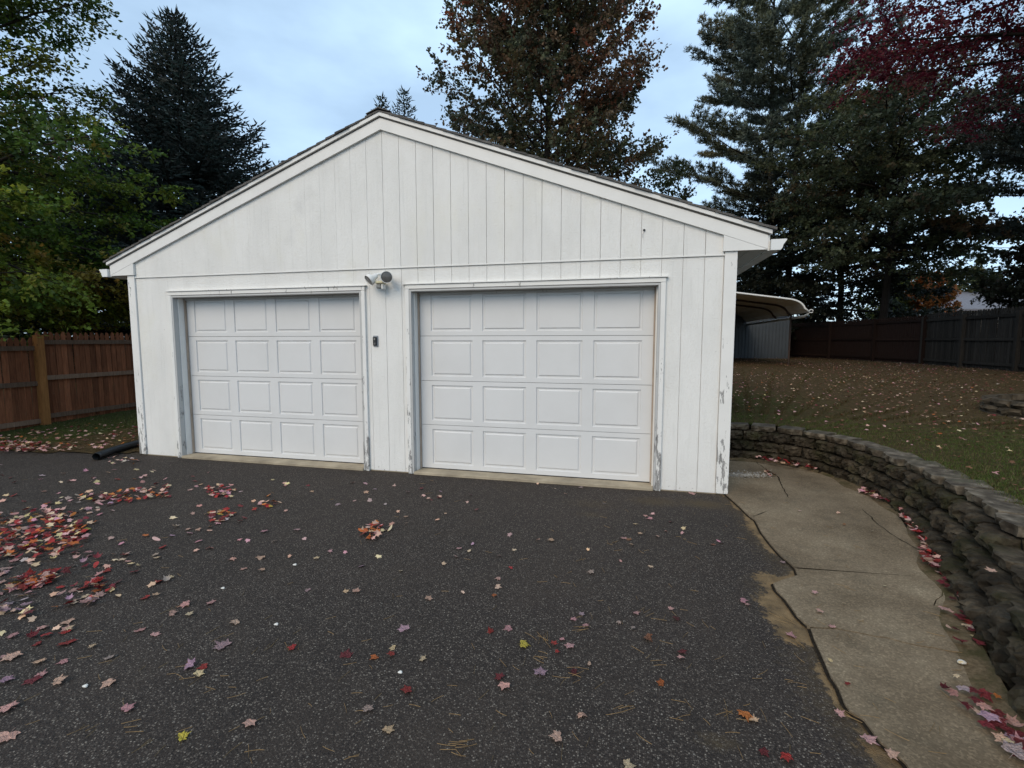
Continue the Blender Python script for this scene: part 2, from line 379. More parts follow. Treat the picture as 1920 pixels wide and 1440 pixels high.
# ------------------------------------------------------------------ retaining wall path, walkway, upper lawn
WALL = [(3.60, 1.66), (4.0, 1.68), (4.4, 1.66), (4.75, 1.54), (5.03, 1.27), (5.20, .88), (5.28, .45), (5.28, .0), (5.22, -.45), (5.11, -.9), (4.98, -1.33), (4.84, -1.74), (4.70, -2.14), (4.56, -2.55), (4.42, -2.97), (4.30, -3.42), (4.20, -3.9), (4.13, -4.4), (4.1, -5.0)]
def resample(P, step):
    P = np.array(P); d = np.r_[0, np.cumsum(np.hypot(*np.diff(P, axis=0).T))]; n = int(d[-1]/step); t = np.linspace(0, d[-1], n+1)
    return np.stack([np.interp(t, d, P[:, 0]), np.interp(t, d, P[:, 1])], 1)
def tangents(Q):
    T = np.gradient(Q, axis=0); return T/np.linalg.norm(T, axis=1)[:, None]
WTOP = .47
def _setb(x, y): return .018+.062*min(1, max(0, (.2-y)/1.3)) if x > 4.6 else .018
SP = resample(WALL, .10); TG = tangents(SP)
for _ in range(6): SP[1:-1] = (SP[:-2]+2*SP[1:-1]+SP[2:])/4
TG = tangents(SP); NO = np.stack([-TG[:, 1], TG[:, 0]], 1)       # outwards: behind the wall
OFF = np.array([2.7*_setb(x, y)-.04 for x, y in SP])
def lawn_z(d, x, y):
    far = np.clip(d/9.0, 0, 1); return (WTOP-.035) + (.73-WTOP+.035)*(far**.8) + .005*np.sin(x*2.1)*np.sin(y*1.7)
dist = np.concatenate([[.24, .28, .34, .42], np.arange(.55, 6, .2), np.arange(6, 30, .8), [40, 60]])
V = []; C_ = []
ns = len(SP)
for i in range(ns):
    for d in dist:
        x, y = SP[i]+NO[i]*(d+OFF[i])
        step = .13 if SP[i][1] < -1.80 else 0.0
        V.append((x, y, float(lawn_z(d, x, y)) - step*max(0, 1-d/.6)))
        g = .38+.30*math.sin(x*.9+1)*math.cos(y*.8) - .35*min(1, max(0, (d-3.2)/2.5)); C_.append((0, g, 0))
nd = len(dist); Fq = [(i*nd+j, i*nd+j+1, (i+1)*nd+j+1, (i+1)*nd+j) for i in range(ns-1) for j in range(nd-1)]
upper_lawn = link('lawn', npmesh('lawn', V, [f[::-1] for f in Fq], np.array(C_), MT['soil'], True), None, 'structure')
def up(x, y):
    """height of the upper lawn at a point"""
    d = np.hypot(SP[:, 0]-x, SP[:, 1]-y); return float(lawn_z(d.min(), x, y))
back_lawn = sheet('lawn', np.linspace(-16, 3.62, 30), np.linspace(7.4, 60, 30), lambda X, Y: .10+np.clip((X+8)/11.6, 0, 1)*.68, lambda X, Y: np.tile([0, .4, 0], (len(X), 1)), MT['soil'])

# walkway: broken slabs over dark bedding
def gzs(l): return [tuple(gz(*q)[:2]) for q in l]
bed = [(3.75, 0.12), (3.72, 1.75), (4.9, 1.7), (5.35, .9), (5.4, 0), (5.2, -.9), (4.9, -1.8), (4.6, -2.6), (4.3, -3.6), (4.2, -5), (4.1, -7)]+EDGE[::-1]
bm = bmesh.new(); f = bm.faces.new([bm.verts.new((x, y, .006)) for x, y in bed]); bmesh.ops.triangulate(bm, faces=[f])
walk = obj('walkway', bm, MT['joint'], None, kind='structure')
crA = gzs([(1488, 1068), (1527, 1079), (1602, 1095), (1640, 1108), (1678, 1121), (1749, 1140)]); crA.append((4.86, -1.62))
crB = gzs([(1513, 1180), (1578, 1185), (1631, 1197), (1668, 1202), (1715, 1214), (1796, 1230)]); crB.append((4.56, -2.34))
_ro = lambda y: .09+.02*math.sin(y*5)
RS = [(x-_ro(y)*ny_[0], y-_ro(y)*ny_[1]) for (x, y), ny_ in zip(SP[::3], NO[::3])]
def rough_line(P, amp=.008, step=.045):
    Q = resample(P, step); T = tangents(Q)
    for i in range(1, len(Q)-1):
        k = R.uniform(-amp, amp); Q[i] += np.array([-T[i][1], T[i][0]])*k
    return [tuple(q) for q in Q]
crA = rough_line(crA); crB = rough_line(crB)
E_ = [(x+.012, y) for x, y in EDGE]
iA = 8; iB = 17
RSy = np.array(RS)
def right_between(y0, y1): return [tuple(p) for p in RS if y1 < p[1] < y0 and p[0] > 4.0]
def inset(P, g):
    n = len(P); o = []
    A = sum(P[i][0]*P[(i+1) % n][1]-P[(i+1) % n][0]*P[i][1] for i in range(n)); s = 1 if A > 0 else -1
    for i in range(n):
        a, b, c = np.array(P[i-1]), np.array(P[i]), np.array(P[(i+1) % n])
        t = c-a; t = t/(np.linalg.norm(t)+1e-9); o.append(tuple(b+np.array([-t[1], t[0]])*g*s))
    return o
def slab(P, z, g=.004, tilt=(0, 0)):
    P = inset(P, g); bm = bmesh.new()
    cx = sum(p[0] for p in P)/len(P); cy = sum(p[1] for p in P)/len(P)
    zz = lambda x, y: z+tilt[0]*(x-cx)+tilt[1]*(y-cy)
    A = [bm.verts.new((x, y, -.04)) for x, y in P]; B = [bm.verts.new((x, y, zz(x, y))) for x, y in P]
    f = bm.faces.new(B); n = len(P)
    for i in range(n): bm.faces.new([A[i], A[(i+1) % n], B[(i+1) % n], B[i]])
    bmesh.ops.recalc_face_normals(bm, faces=bm.faces)
    bmesh.ops.triangulate(bm, faces=[f])
    o = obj('concrete_slab', bm, MT['concrete'], walk); return o
brk = rough_line(gzs([(1357, 893), (1384, 897), (1411, 899), (1438, 897), (1457, 895)]), .012)
brk2 = rough_line(gzs([(1457, 895), (1440, 884), (1424, 873), (1412, 862)]), .012)
crC = rough_line(gzs([(1457, 895), (1465, 911), (1472, 925), (1479, 937)]), .006)
# slab behind the break, beside the garage
back_y = [(3.76, 1.52), (4.3, 1.52)]
slab([(x, y+.035+.02*math.sin(x*40)) for x, y in brk if x > 3.79]+brk2[1:]+[(4.36, 1.50), (3.79, 1.50)], .012, .004, (.01, -.004))
slab([brk2[-1]]+brk2[::-1][1:]+right_between(.55, -1.6)[:1]+right_between(1.35, .55)[::-1]+[(4.62, 1.5), (4.38, 1.5)], .014, .008)
S1 = [E_[0]]+brk[1:]+right_between(.55, -1.6)+crA[::-1]+E_[1:iA+1][::-1]
slab(S1, .016, .003)
slab(E_[iA:iB+1][:0]+crA+right_between(-1.66, -2.3)+crB[::-1]+E_[iA+1:iB+1][::-1], .018, .004, (.001, .001))
slab(crB+right_between(-2.4, -4.9)+[(3.95, -6.5)]+E_[iB:][::-1], .015, .004)
def ribbon(P, w, z, mat, name, parent):
    Q = np.array(P); T = tangents(Q); bm = bmesh.new(); a = []; b = []
    for i, (q, t) in enumerate(zip(Q, T)):
        k = w*(R.uniform(.5, 1.2) if 0 < i < len(Q)-1 else .15); n = np.array([-t[1], t[0]])
        a.append(bm.verts.new((*(q+n*k), z))); b.append(bm.verts.new((*(q-n*k), z)))
    for i in range(len(Q)-1): bm.faces.new([a[i], a[i+1], b[i+1], b[i]])
    return obj(name, bm, mat, parent)
for P, wd in ((crC, .006), (rough_line(gzs([(1402, 970), (1411, 972), (1425, 968), (1440, 962)])), .004),
              (rough_line(gzs([(1616, 958), (1650, 990), (1690, 1018), (1730, 1040), (1748, 1052)])), .0035),
              
              ):
    ribbon(P, wd, .0205, MT['joint'], 'crack', walk)
# soil along the foot of the wall
SB = SP; a = []; b = []; bm = bmesh.new()
for i, (q, n) in enumerate(zip(SB, NO)):
    k = .13+.05*math.sin(i*.33)+.03*math.sin(i*.9)+.16*math.exp(-((q[1]+2.35)/.35)**2)
    p = q-n*k; a.append(bm.verts.new((p[0], p[1], .010))); b.append(bm.verts.new((q[0]-n[0]*.06, q[1]-n[1]*.06, .036))); 
mids = [bm.verts.new(((x.co.x+y.co.x)/2, (x.co.y+y.co.y)/2, .0245)) for x, y in zip(a, b)]
for i in range(len(a)-1):
    bm.faces.new([a[i], mids[i], mids[i+1], a[i+1]]); bm.faces.new([mids[i], b[i], b[i+1], mids[i+1]])
s = M('mossy_sand', .95, .1).geo()
s.base(s.mix(s.ramp(s.noise(5, 5, .65), [(.50, 0), (.66, .8)]), s.ramp(s.noise(60, 4, .7), [(.3, (.080, .058, .034)), (.7, (.17, .125, .075))]), (.042, .040, .015))); s.bump(s.noise(60, 4, .7), .8, .01)
obj('soil', bm, s.m, None, True, kind='structure')
# rubble at the broken corner
V = []; Fr = []
for k in range(420):
    t = R.random(); u = 1362+t*85; v = 893+R.gauss(0, 3.2)-2*t; p = gz(u, v); r = R.uniform(.004, .013)*(1 if R.random() < .9 else 1.8)
    i = len(V); V += [(p[0]+r*R.uniform(.6, 1.2)*dx, p[1]+r*R.uniform(.6, 1.2)*dy, .008+r*.8*dz+r*.3) for dx, dy, dz in ((1, 0, 0), (0, 1, 0), (-1, 0, 0), (0, -1, 0), (0, 0, 1))]
    Fr += [(i, i+1, i+4), (i+1, i+2, i+4), (i+2, i+3, i+4), (i+3, i, i+4)]
tag(link('gravel', npmesh('gravel', V, Fr, None, MT['pebble'])), 'loose grey rubble where the concrete walk has crumbled beside the garage corner', 'gravel', kind='stuff')

# ------------------------------------------------------------------ retaining wall
wall = thing('retaining_wall', 'low curved retaining wall of dark mossy split blocks between the walkway and the upper lawn', 'wall', (5.2, 0, 0))
def rough_block(L_, D_, H_, seed, amp=.012, nx=8, nz=5, cap=False):
    """split-faced block: front at -y bulges; origin bottom centre"""
    r = random.Random(seed); vs = []; fs = []
    gridf = {}
    chip = {(i, j): (r.uniform(-.022, .022) if r.random() < .5 else 0)+.018*math.sin(i*1.9+seed)*math.cos(j*1.3+seed*2) for i in range(nx+1) for j in range(nz+1)}
    taper = .16
    for j in range(nz+1):
        for i in range(nx+1):
            u = i/nx-.5; z = j/nz
            bulge = (1-(2*abs(u))**2.4)*(.034 if not cap else .034)+chip[i, j]*(.55 if cap else 1)+r.uniform(-amp, amp)*(0.4 if i in (0, nx) else 1)
            if not cap and j in (0, nz): bulge -= .030
            elif cap and j == 0: bulge -= .012
            gridf[i, j] = len(vs); vs.append((u*L_+r.uniform(-.006, .006)*(0 if i in (0, nx) else 1), -D_/2-bulge+.03, z*H_+(r.uniform(-.006, .006) if 0 < j < nz else 0)))
    back = {}
    for j in (0, 1):
        for i in (0, 1):
            back[i, j] = len(vs); vs.append(((i-.5)*L_*(1-taper*.5), D_/2, j*H_))
    for j in range(nz):
        for i in range(nx):
            fs.append((gridf[i, j], gridf[i+1, j], gridf[i+1, j+1], gridf[i, j+1]))
    top = [gridf[i, nz] for i in range(nx+1)]+[back[1, 1], back[0, 1]]; bot = [gridf[i, 0] for i in range(nx, -1, -1)]+[back[0, 0], back[1, 0]]
    fs += [tuple(top), tuple(bot), tuple([gridf[0, j] for j in range(nz, -1, -1)]+[back[0, 0], back[0, 1]]), tuple([gridf[nx, j] for j in range(nz+1)]+[back[1, 1], back[1, 0]]), (back[0, 0], back[0, 1], back[1, 1], back[1, 0])]
    return vs, [tuple(x) for x in fs]
BL = []
for k in range(14):
    v, f_ = rough_block(.272, .22, .120, k); BL.append(mesh('block', v, f_, MT['block']))
CP = []; CPL = []
for k in range(5):
    v, f_ = rough_block(.285, .25, .066, 50+k, .009, 7, 2, True); CP.append(mesh('cap_stone', v, f_, MT['cap'])); CPL.append(mesh('cap_stone', v, f_, MT['block']))
cum = np.r_[0, np.cumsum(np.hypot(*np.diff(SP, axis=0).T))]
def on_wall(t, off=0.0):
    x = np.interp(t, cum, SP[:, 0]); y = np.interp(t, cum, SP[:, 1]); tx = np.interp(t, cum, TG[:, 0]); ty = np.interp(t, cum, TG[:, 1])
    n = math.hypot(tx, ty); tx /= n; ty /= n
    return x-ty*off, y+tx*off, math.atan2(ty, tx)
n_b = 0
def setback(t):
    y = float(np.interp(t, cum, SP[:, 1])); x = float(np.interp(t, cum, SP[:, 0]))
    return .018+.062*min(1, max(0, (.2-y)/1.3)) if x > 4.6 else .018
for c in range(3):
    t = -.0+(.14 if c % 2 else 0.0)
    while t < cum[-1]:
        x, y, a = on_wall(t, .045+setback(t)*c)
        step_down = (np.interp(t, cum, SP[:, 1]) < -1.80 and c == 2)
        if not step_down and (x, y) and x > 3.6:
            o = link('block', BL[R.randrange(14)], wall); o.location = Vector((x+R.uniform(-.004, .004), y+R.uniform(-.008, .008), c*.131+R.uniform(-.002, .003)))-wall.location
            # the wall runs clockwise seen from above, its face looks to the walkway
            o.rotation_euler = (R.uniform(-.03, .03), R.uniform(-.012, .012), a+math.pi*0+R.uniform(-.05, .05)); n_b += 1
        t += .278
t = .05
while t < cum[-1]:
    low = np.interp(t, cum, SP[:, 1]) < -1.80; x, y, a = on_wall(t, .07+setback(t)*(2.1 if low else 3.0)+R.uniform(-.012, .012))
    o = link('cap_stone', (CPL if low else CP)[R.randrange(5)], wall); o.location = Vector((x, y, (.262 if low else .393)+R.uniform(0, .004)))-wall.location
    o.rotation_euler = (R.uniform(-.05, .05), R.uniform(-.035, .035), a+R.uniform(-.13, .13))
    t += .292
# dark backing inside the joints
bm = bmesh.new(); pr = None
for i in range(0, len(SP)):
    sb_ = setback(cum[i]); x0, y0 = SP[i]+NO[i]*(.09+2*sb_); zt = .40 if SP[i][1] > -1.70 else .27
    cur = (bm.verts.new((x0, y0, -.02)), bm.verts.new((x0, y0, zt)))
    if pr: bm.faces.new([pr[0], cur[0], cur[1], pr[1]])
    pr = cur
obj('joint_fill', bm, MT['joint'], wall)

# ------------------------------------------------------------------ the garage
gar = thing('garage', 'white two-door garage with vertical board siding and a low gable roof', 'garage', (0, 0, 0))
XW = 3.78; SL = .3679; RAKE0 = 3.96; DEP = 7.5
GS = .206
gy = lambda x: RAKE0-SL*abs(x)             # underside of the rake board
def board(name, x0, x1, zb0, zb1, zt0, zt1, y0, y1, mat, parent):
    bm = bmesh.new(); prism(bm, [(x0, zb0), (x1, zb1), (x1, zt1), (x0, zt0)], 'y', y0, y1)
    return obj(name, bm, mat, parent)
# backing wall (grooves show it)
OPEN = [(-3.082, -.313), (.313, 3.082)]; ZO = 2.165
bm = bmesh.new()
for a, b in [(-3.76, OPEN[0][0]-.002), (OPEN[0][1]+.002, OPEN[1][0]-.002), (OPEN[1][1]+.002, 3.76)]: prism(bm, [(a, .0), (b, .0), (b, 2.42), (a, 2.42)], 'y', .008, .10)
for a, b in OPEN: prism(bm, [(a-.002, ZO+.004), (b+.002, ZO+.004), (b+.002, 2.42), (a-.002, 2.42)], 'y', .008, .10)
prism(bm, [(-3.76, 2.42), (3.76, 2.42), (3.76, gy(3.76)+.05), (0, gy(0)+.05), (-3.76, gy(3.76)+.05)], 'y', .008, .10)
# other three walls
prism(bm, [(-XW, 0), (-XW+.1, 0), (-XW+.1, 2.56), (-XW, 2.56)], 'y', .10, DEP); prism(bm, [(XW-.1, 0), (XW, 0), (XW, 2.56), (XW-.1, 2.56)], 'y', .10, DEP)
prism(bm, [(-XW+.1, 0), (XW-.1, 0), (XW-.1, 2.58), (0, 3.9), (-XW+.1, 2.58)], 'y', DEP-.1, DEP)
fw = obj('wall', bm, MT['siding'], gar)
xs = [i*GS for i in range(-18, 19)]
xs = [-3.68]+[x for x in xs if -3.6 < x < 3.6]+[3.68]
for x0, x1 in zip(xs[:-1], xs[1:]):
    g = (.0021 if x0 > -.3 else .0003 if x0 < -1.3 else .0008)*R.uniform(.7, 1.3); a, b = x0+g, x1-g
    # gable board, standing proud of the boards below
    if a < 0 < b: pts = [(a, 2.425), (b, 2.425), (b, gy(b)+.01), (0, gy(0)+.01), (a, gy(a)+.01)]
    else: pts = [(a, 2.425), (b, 2.425), (b, gy(b)+.01), (a, gy(a)+.01)]
    bm = bmesh.new(); prism(bm, pts, 'y', -.014, .006); obj('siding_board', bm, MT['siding'], fw)
    # lower board, cut round the door openings
    segs = []
    lo = 0.0
    pieces = [(a, b, .012, 2.412)]
    for (o0, o1) in OPEN:
        new = []
        for (p0, p1, z0, z1) in pieces:
            if p1 <= o0-.02 or p0 >= o1+.02 or z0 > ZO: new.append((p0, p1, z0, z1)); continue
            if p0 < o0-.02: new.append((p0, o0-.02, z0, z1)); p0 = o0-.02
            if p1 > o1+.02: new.append((o1+.02, p1, z0, z1)); p1 = o1+.02
            new.append((p0, p1, ZO+.02, z1))
        pieces = new
    # one mesh per board even when it is notched
    bm = bmesh.new()
    for (p0, p1, z0, z1) in pieces:
        prism(bm, [(p0, z0), (p1, z0), (p1, z1), (p0, z1)], 'y', -.004, .006)
    obj('siding_board', bm, MT['siding'], fw)
# flashing under the gable boards
obj('flashing', BX(-3.685, 3.685, -.018, -.0142, 2.417, 2.430), MT['trim'], gar)
# corner boards
for sgn in (-1, 1):
    x0, x1 = sorted((sgn*3.684, sgn*3.80)); obj('corner_board', BX(x0, x1, -.024, .004, .015, 2.452, bev=.002), MT['worn'], gar)
    x0, x1 = sorted((sgn*3.782, sgn*3.80)); obj('corner_board', BX(x0, x1, .0045, .11, .015, 2.452, bev=.002), MT['trim'], gar)
# door frames
for k, (a, b) in enumerate(OPEN):
    W_ = MT['worn']
    obj('door_casing', BX(a-.055, a-.006, -.034, -.0045, .0, ZO+.006, bev=.003), W_, gar)
    obj('door_casing', BX(b+.006, b+.055, -.034, -.0045, .0, ZO+.006, bev=.003), W_, gar)
    obj('door_casing', BX(a-.055, b+.055, -.034, -.0045, ZO+.008, ZO+.054, bev=.003), W_, gar)
    obj('drip_cap', BX(a-.085, b+.075, -.048, -.0045, ZO+.058, ZO+.068), W_, gar)
    obj('door_jamb', BX(a-.004, a+.018, -.030, .155, .005, ZO+.002), MT['jamb'], gar)
    obj('door_jamb', BX(b-.018, b+.004, -.030, .155, .005, ZO+.002), MT['jamb'], gar)
    obj('door_jamb', BX(a+.019, b-.019, -.030, .155, ZO-.018, ZO+.002), MT['jamb'], gar)
    # stops
    for x in (a+.019, b-.019):
        s_ = 1 if x < (a+b)/2 else -1; x0, x1 = sorted((x, x+s_*.012)); obj('door_stop', BX(x0, x1, .040, .118, .02, ZO-.022), MT['trim'], gar)
        x0, x1 = sorted((x, x+s_*.028)); obj('weather_strip', BX(x0, x1, .1185, .147, .035, ZO-.022), MT['tan'], gar)
    obj('weather_strip', BX(a+.05, b-.05, .12, .147, ZO-.045, ZO-.02), MT['jamb'], gar)
# concrete sill under both doors
for a, b in OPEN: obj('door_sill', BX(a+.02, b-.02, -.045, .35, -.03, .030, bev=.004), MT['apron'], gar)
obj('footing', BX(-3.78, 3.78, .0, .09, -.04, .0115), MT['apron'], gar)

# the overhead doors
def door_section(x0, x1, z0, z1, y, rects):
    """sheet with recessed frames; the raised fields are separate pieces"""
    bm = bmesh.new()
    xs_ = sorted({x0, x1, *[r[0] for r in rects], *[r[1] for r in rects]}); r0 = rects[0]; zs_ = [z0, r0[2], r0[3], z1]
    G = {(i, j): bm.verts.new((x, y, z)) for i, x in enumerate(xs_) for j, z in enumerate(zs_)}
    holes = set()
    for i in range(len(xs_)-1):
        for j in range(3):
            hole = j == 1 and any(abs(xs_[i]-r[0]) < 1e-6 for r in rects)
            if not hole: bm.faces.new([G[i, j], G[i+1, j], G[i+1, j+1], G[i, j+1]]); continue
            o4 = [G[i, j], G[i+1, j], G[i+1, j+1], G[i, j+1]]; w_ = .005; d = .012
            in4 = [bm.verts.new((c.co.x+sx*w_, y+d, c.co.z+sz*w_)) for c, sx, sz in zip(o4, (1, -1, -1, 1), (1, 1, -1, -1))]
            for q in range(4): bm.faces.new([o4[q], o4[(q+1) % 4], in4[(q+1) % 4], in4[q]])
            bm.faces.new(in4)
    # lips top and bottom and the thickness behind
    B = [bm.verts.new(p) for p in ((x0, y, z0), (x1, y, z0), (x1, y+.045, z0-.0), (x0, y+.045, z0))]; bm.faces.new(B)
    B = [bm.verts.new(p) for p in ((x0, y, z1), (x0, y+.045, z1), (x1, y+.045, z1), (x1, y, z1))]; bm.faces.new(B)
    bmesh.ops.remove_doubles(bm, verts=bm.verts, dist=1e-5)
    bmesh.ops.recalc_face_normals(bm, faces=bm.faces)
    return bm
pw, ph = .515, .425
for k, (a, b) in enumerate(OPEN):
    d0, d1 = a+.021, b-.021
    dr = link('garage_door', mesh('garage_door', [(d0, .20, .05), (d1, .20, .05), (d1, .20, 2.15), (d0, .20, 2.15), (d0, .21, .05), (d1, .21, .05), (d1, .21, 2.15), (d0, .21, 2.15)], [(0, 1, 2, 3), (7, 6, 5, 4), (0, 4, 5, 1), (3, 2, 6, 7)], MT['dark']), gar)
    dr['label'] = 'left overhead door with sixteen raised panels' if k == 0 else 'right overhead door with sixteen raised panels'
    left = a+.185 if k else a+.165
    offs = [left+i*.636 for i in range(4)]
    pm = None
    for r in range(4):
        z0 = .040+r*.533; z1 = z0+.533-.0045
        if r == 3: z1 = 2.150
        zz0 = z0+.052; zz1 = min(zz0+ph, z1-.03)
        rects = [(x, x+pw, zz0, zz1) for x in offs]
        o = obj('door_section', door_section(d0, d1, z0, z1, .150, rects), MT['door'], dr)
        if pm is None:
            bm = bmesh.new(); w2, h2 = pw/2-.0235, ph/2-.0235
            for (ww, hh, y_) in ((0, 0, .0125), (.022, .022, .0008)): pass
            o4 = [bm.verts.new(p) for p in ((-w2, .0118, -h2), (w2, .0118, -h2), (w2, .0118, h2), (-w2, .0118, h2))]
            i4 = [bm.verts.new(p) for p in ((-w2+.012, .002, -h2+.012), (w2-.012, .002, -h2+.012), (w2-.012, .002, h2-.012), (-w2+.012, .002, h2-.012))]
            for q in range(4): bm.faces.new([o4[q], o4[(q+1) % 4], i4[(q+1) % 4], i4[q]])
            bm.faces.new(i4); pm = bpy.data.meshes.new('raised_panel'); bmesh.ops.recalc_face_normals(bm, faces=bm.faces); bm.to_mesh(pm); bm.free(); pm.materials.append(MT['door'])
        for x in offs:
            q = link('raised_panel', pm, dr); q.location = (x+pw/2, .150, (zz0+zz1)/2)
            if zz1-zz0 < ph-.001: q.scale = (1, 1, (zz1-zz0-.047)/(ph-.047))
    obj('bottom_seal', BX(d0, d1, .146, .19, .0305, .0395), MT['black'], dr)  # rubber seal set forward; its black strip also stands in for the shadow line

# roof: rake boards, trim, drip edge, shingles, soffit, gutters
XE = 4.06
for sg in (-1, 1):
    def PT(x, off): return (sg*x, RAKE0-SL*x+off)
    bm = bmesh.new(); prism(bm, [PT(0, 0), PT(3.672, 0), PT(XE, -.005), PT(XE, .122), PT(0, .122)], 'y', -.045, -.016); obj('rake_board', bm, MT['trim'], gar)
    # boxed end piece below the rake
    bm = bmesh.new(); prism(bm, [(sg*3.664, 2.455), (sg*XE, 2.455), (sg*XE, RAKE0-SL*XE-.008), (sg*3.664, RAKE0-SL*3.664-.003)], 'y', -.0445, -.018); obj('eave_return', bm, MT['trim'], gar)
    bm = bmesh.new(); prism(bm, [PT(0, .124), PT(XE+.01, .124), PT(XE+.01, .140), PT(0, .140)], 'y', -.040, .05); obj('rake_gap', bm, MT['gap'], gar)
    bm = bmesh.new(); prism(bm, [PT(0, .1405), PT(XE+.03, .1405), PT(XE+.03, .178), PT(0, .178)], 'y', -.068, .05); obj('rake_trim', bm, MT['trim'], gar)
    # deck
    bm = bmesh.new(); prism(bm, [PT(.0, .150), PT(XE+.02, .150), PT(XE+.02, .179), PT(0, .179)], 'y', .051, DEP+.15); obj('roof_deck', bm, MT['sidewhite'], gar)
    # soffit, fascia, gutter
    obj('soffit', BX(*sorted((sg*3.802, sg*(XE-.002))), .0, DEP, 2.457, 2.470), MT['sidewhite'], gar)
    obj('soffit_batten', BX(*sorted((sg*3.90, sg*3.915)), .02, DEP, 2.450, 2.4565), MT['sidewhite'], gar)
    obj('fascia', BX(*sorted((sg*XE, sg*(XE+.02))), -.03, DEP+.1, 2.445, 2.59), MT['worn'] if sg > 0 else MT['trim'], gar)
    g0 = XE+.024
    prof = [(g0, 2.455), (g0+.085, 2.455), (g0+.10, 2.475), (g0+.105, 2.50), (g0+.125, 2.53), (g0+.135, 2.545), (g0+.135, 2.556), (g0+.122, 2.556), (g0+.118, 2.535), (g0+.09, 2.50), (g0+.082, 2.462), (g0+.008, 2.462), (g0+.008, 2.556), (g0, 2.556)]
    bm = bmesh.new(); prism(bm, [(sg*x, z-.012) for x, z in prof], 'y', -.06, DEP+.15); gt = obj('gutter', bm, MT['gutter'], gar)
    bm = bmesh.new(); prism(bm, [(sg*x, z-.012) for x, z in [prof[0], prof[1], prof[2], prof[3], prof[4], prof[5], prof[6], prof[13]]], 'y', -.066, -.0605); obj('end_cap', bm, MT['gutter'], gt)
    # shingle courses, front run of separate shingles then the rest of each course
    run = .136; n = int(4.12/ (run*math.cos(math.atan(SL))))+1; ca = math.cos(math.atan(SL)); sa = math.sin(math.atan(SL))
    for i in range(n):
        x1 = 4.125-i*run*ca; x0 = x1-(run+.05)*ca
        if x0 < 0: x0 = 0.0
        if x1 < .05: break
        yy = -.085+R.uniform(-.008, .012); first = True
        for y1 in (.3+R.uniform(-.05, .1), DEP+.2):
            t0, t1 = .183, .206+(R.uniform(0, .005))
            bm = bmesh.new(); prism(bm, [PT(x0, t0-.004), PT(x1, t0+.002), PT(x1, t1), PT(x0, t1-.014)], 'y', yy, y1)
            obj('shingle', bm, MT['shingle'], gar); yy = y1+.004
# ridge caps
for i in range(30):
    y = -.09+i*.26; bm = bmesh.new(); t = .222+R.uniform(0, .004)
    prism(bm, [(-.15, RAKE0-SL*.15+t-.006), (0, RAKE0+t-.012), (.15, RAKE0-SL*.15+t-.006), (.15, RAKE0-SL*.15+t), (0, RAKE0+t), (-.15, RAKE0-SL*.15+t)], 'y', y, y+.257); obj('ridge_shingle', bm, MT['shingle'], gar)
# small hole with a plug in the gable
bm = bmesh.new(); tube(bm, [(2.91, -.0145, 2.70), (2.91, -.024, 2.70)], .012, 10); obj('cable_plug', bm, MT['black'], gar)
bm = bmesh.new(); tube(bm, [(2.91, -.020, 2.695), (2.895, -.026, 2.66), (2.90, -.02, 2.625)], .002, 5); obj('cable_end', bm, MT['silver'], gar)

# ------------------------------------------------------------------ security light
fl = thing('security_light', 'twin-head white security light with motion sensor mounted between the two garage doors', 'light', (-.02, -.01, 2.33))
bm = bmesh.new(); bmesh.ops.create_cone(bm, cap_ends=True, segments=24, radius1=.058, radius2=.052, depth=.03, matrix=Matrix.Translation((.0, -.021, 2.335)) @ Matrix.Rotation(math.pi/2, 4, 'X')); obj('mounting_plate', bm, MT['plastic'], fl, True)
def lamp(c, aim, elbow):
    c = Vector(c); aim = Vector(aim).normalized()
    bm = bmesh.new(); prof = [(.0, -.115), (.028, -.115), (.034, -.09), (.038, -.066), (.056, -.045), (.066, -.018), (.069, .004), (.064, .007), (.062, -.004)]
    n = 24; a = aim.orthogonal().normalized(); b = aim.cross(a); rings = []
    for r_, h in prof: rings.append([bm.verts.new(c+aim*h+(a*math.cos(2*math.pi*k/n)+b*math.sin(2*math.pi*k/n))*max(r_, .001)) for k in range(n)])
    for i in range(len(rings)-1):
        for k in range(n): bm.faces.new([rings[i][k], rings[i][(k+1) % n], rings[i+1][(k+1) % n], rings[i+1][k]])
    h = obj('lamp_head', bm, MT['plastic'], fl, True)
    bm = bmesh.new(); rings = []
    for r_, hh in [(.0625, -.003), (.05, .000), (.03, .003), (.001, .0045)]: rings.append([bm.verts.new(c+aim*hh+(a*math.cos(2*math.pi*k/n)+b*math.sin(2*math.pi*k/n))*r_) for k in range(n)])
    for i in range(len(rings)-1):
        for k in range(n): bm.faces.new([rings[i][k], rings[i][(k+1) % n], rings[i+1][(k+1) % n], rings[i+1][k]])
    obj('lamp_glass', bm, MT['lens'], h, True)
    bm = bmesh.new(); tube(bm, [elbow, (Vector(elbow)+c-aim*.1)/2+Vector((0, -.015, .012)), c-aim*.095], .016, 12); obj('lamp_arm', bm, MT['plastic'], h, True)
lamp((-.128, -.150, 2.268), (-.55, -.70, -.62), (-.020, -.04, 2.345))
lamp((.108, -.175, 2.295), (.30, -.92, -.12), (.03, -.04, 2.35))
sb = obj('motion_sensor', BX(-.062, .034, -.135, -.035, 2.232, 2.264, bev=.008), MT['cream'], fl)
bm = bmesh.new(); tube(bm, [(-.035, -.035, 2.30), (-.035, -.06, 2.28), (-.035, -.07, 2.26)], .011, 8); obj('sensor_arm', bm, MT['plastic'], sb, True)
bm = bmesh.new(); box(bm, -.054, .004, -.128, -.045, 2.178, 2.2315, bev=.010); obj('sensor_lens', bm, MT['lens2'], sb)
bm = bmesh.new(); box(bm, .006, .028, -.120, -.050, 2.172, 2.2315, bev=.005); obj('sensor_housing', bm, MT['plastic'], sb)
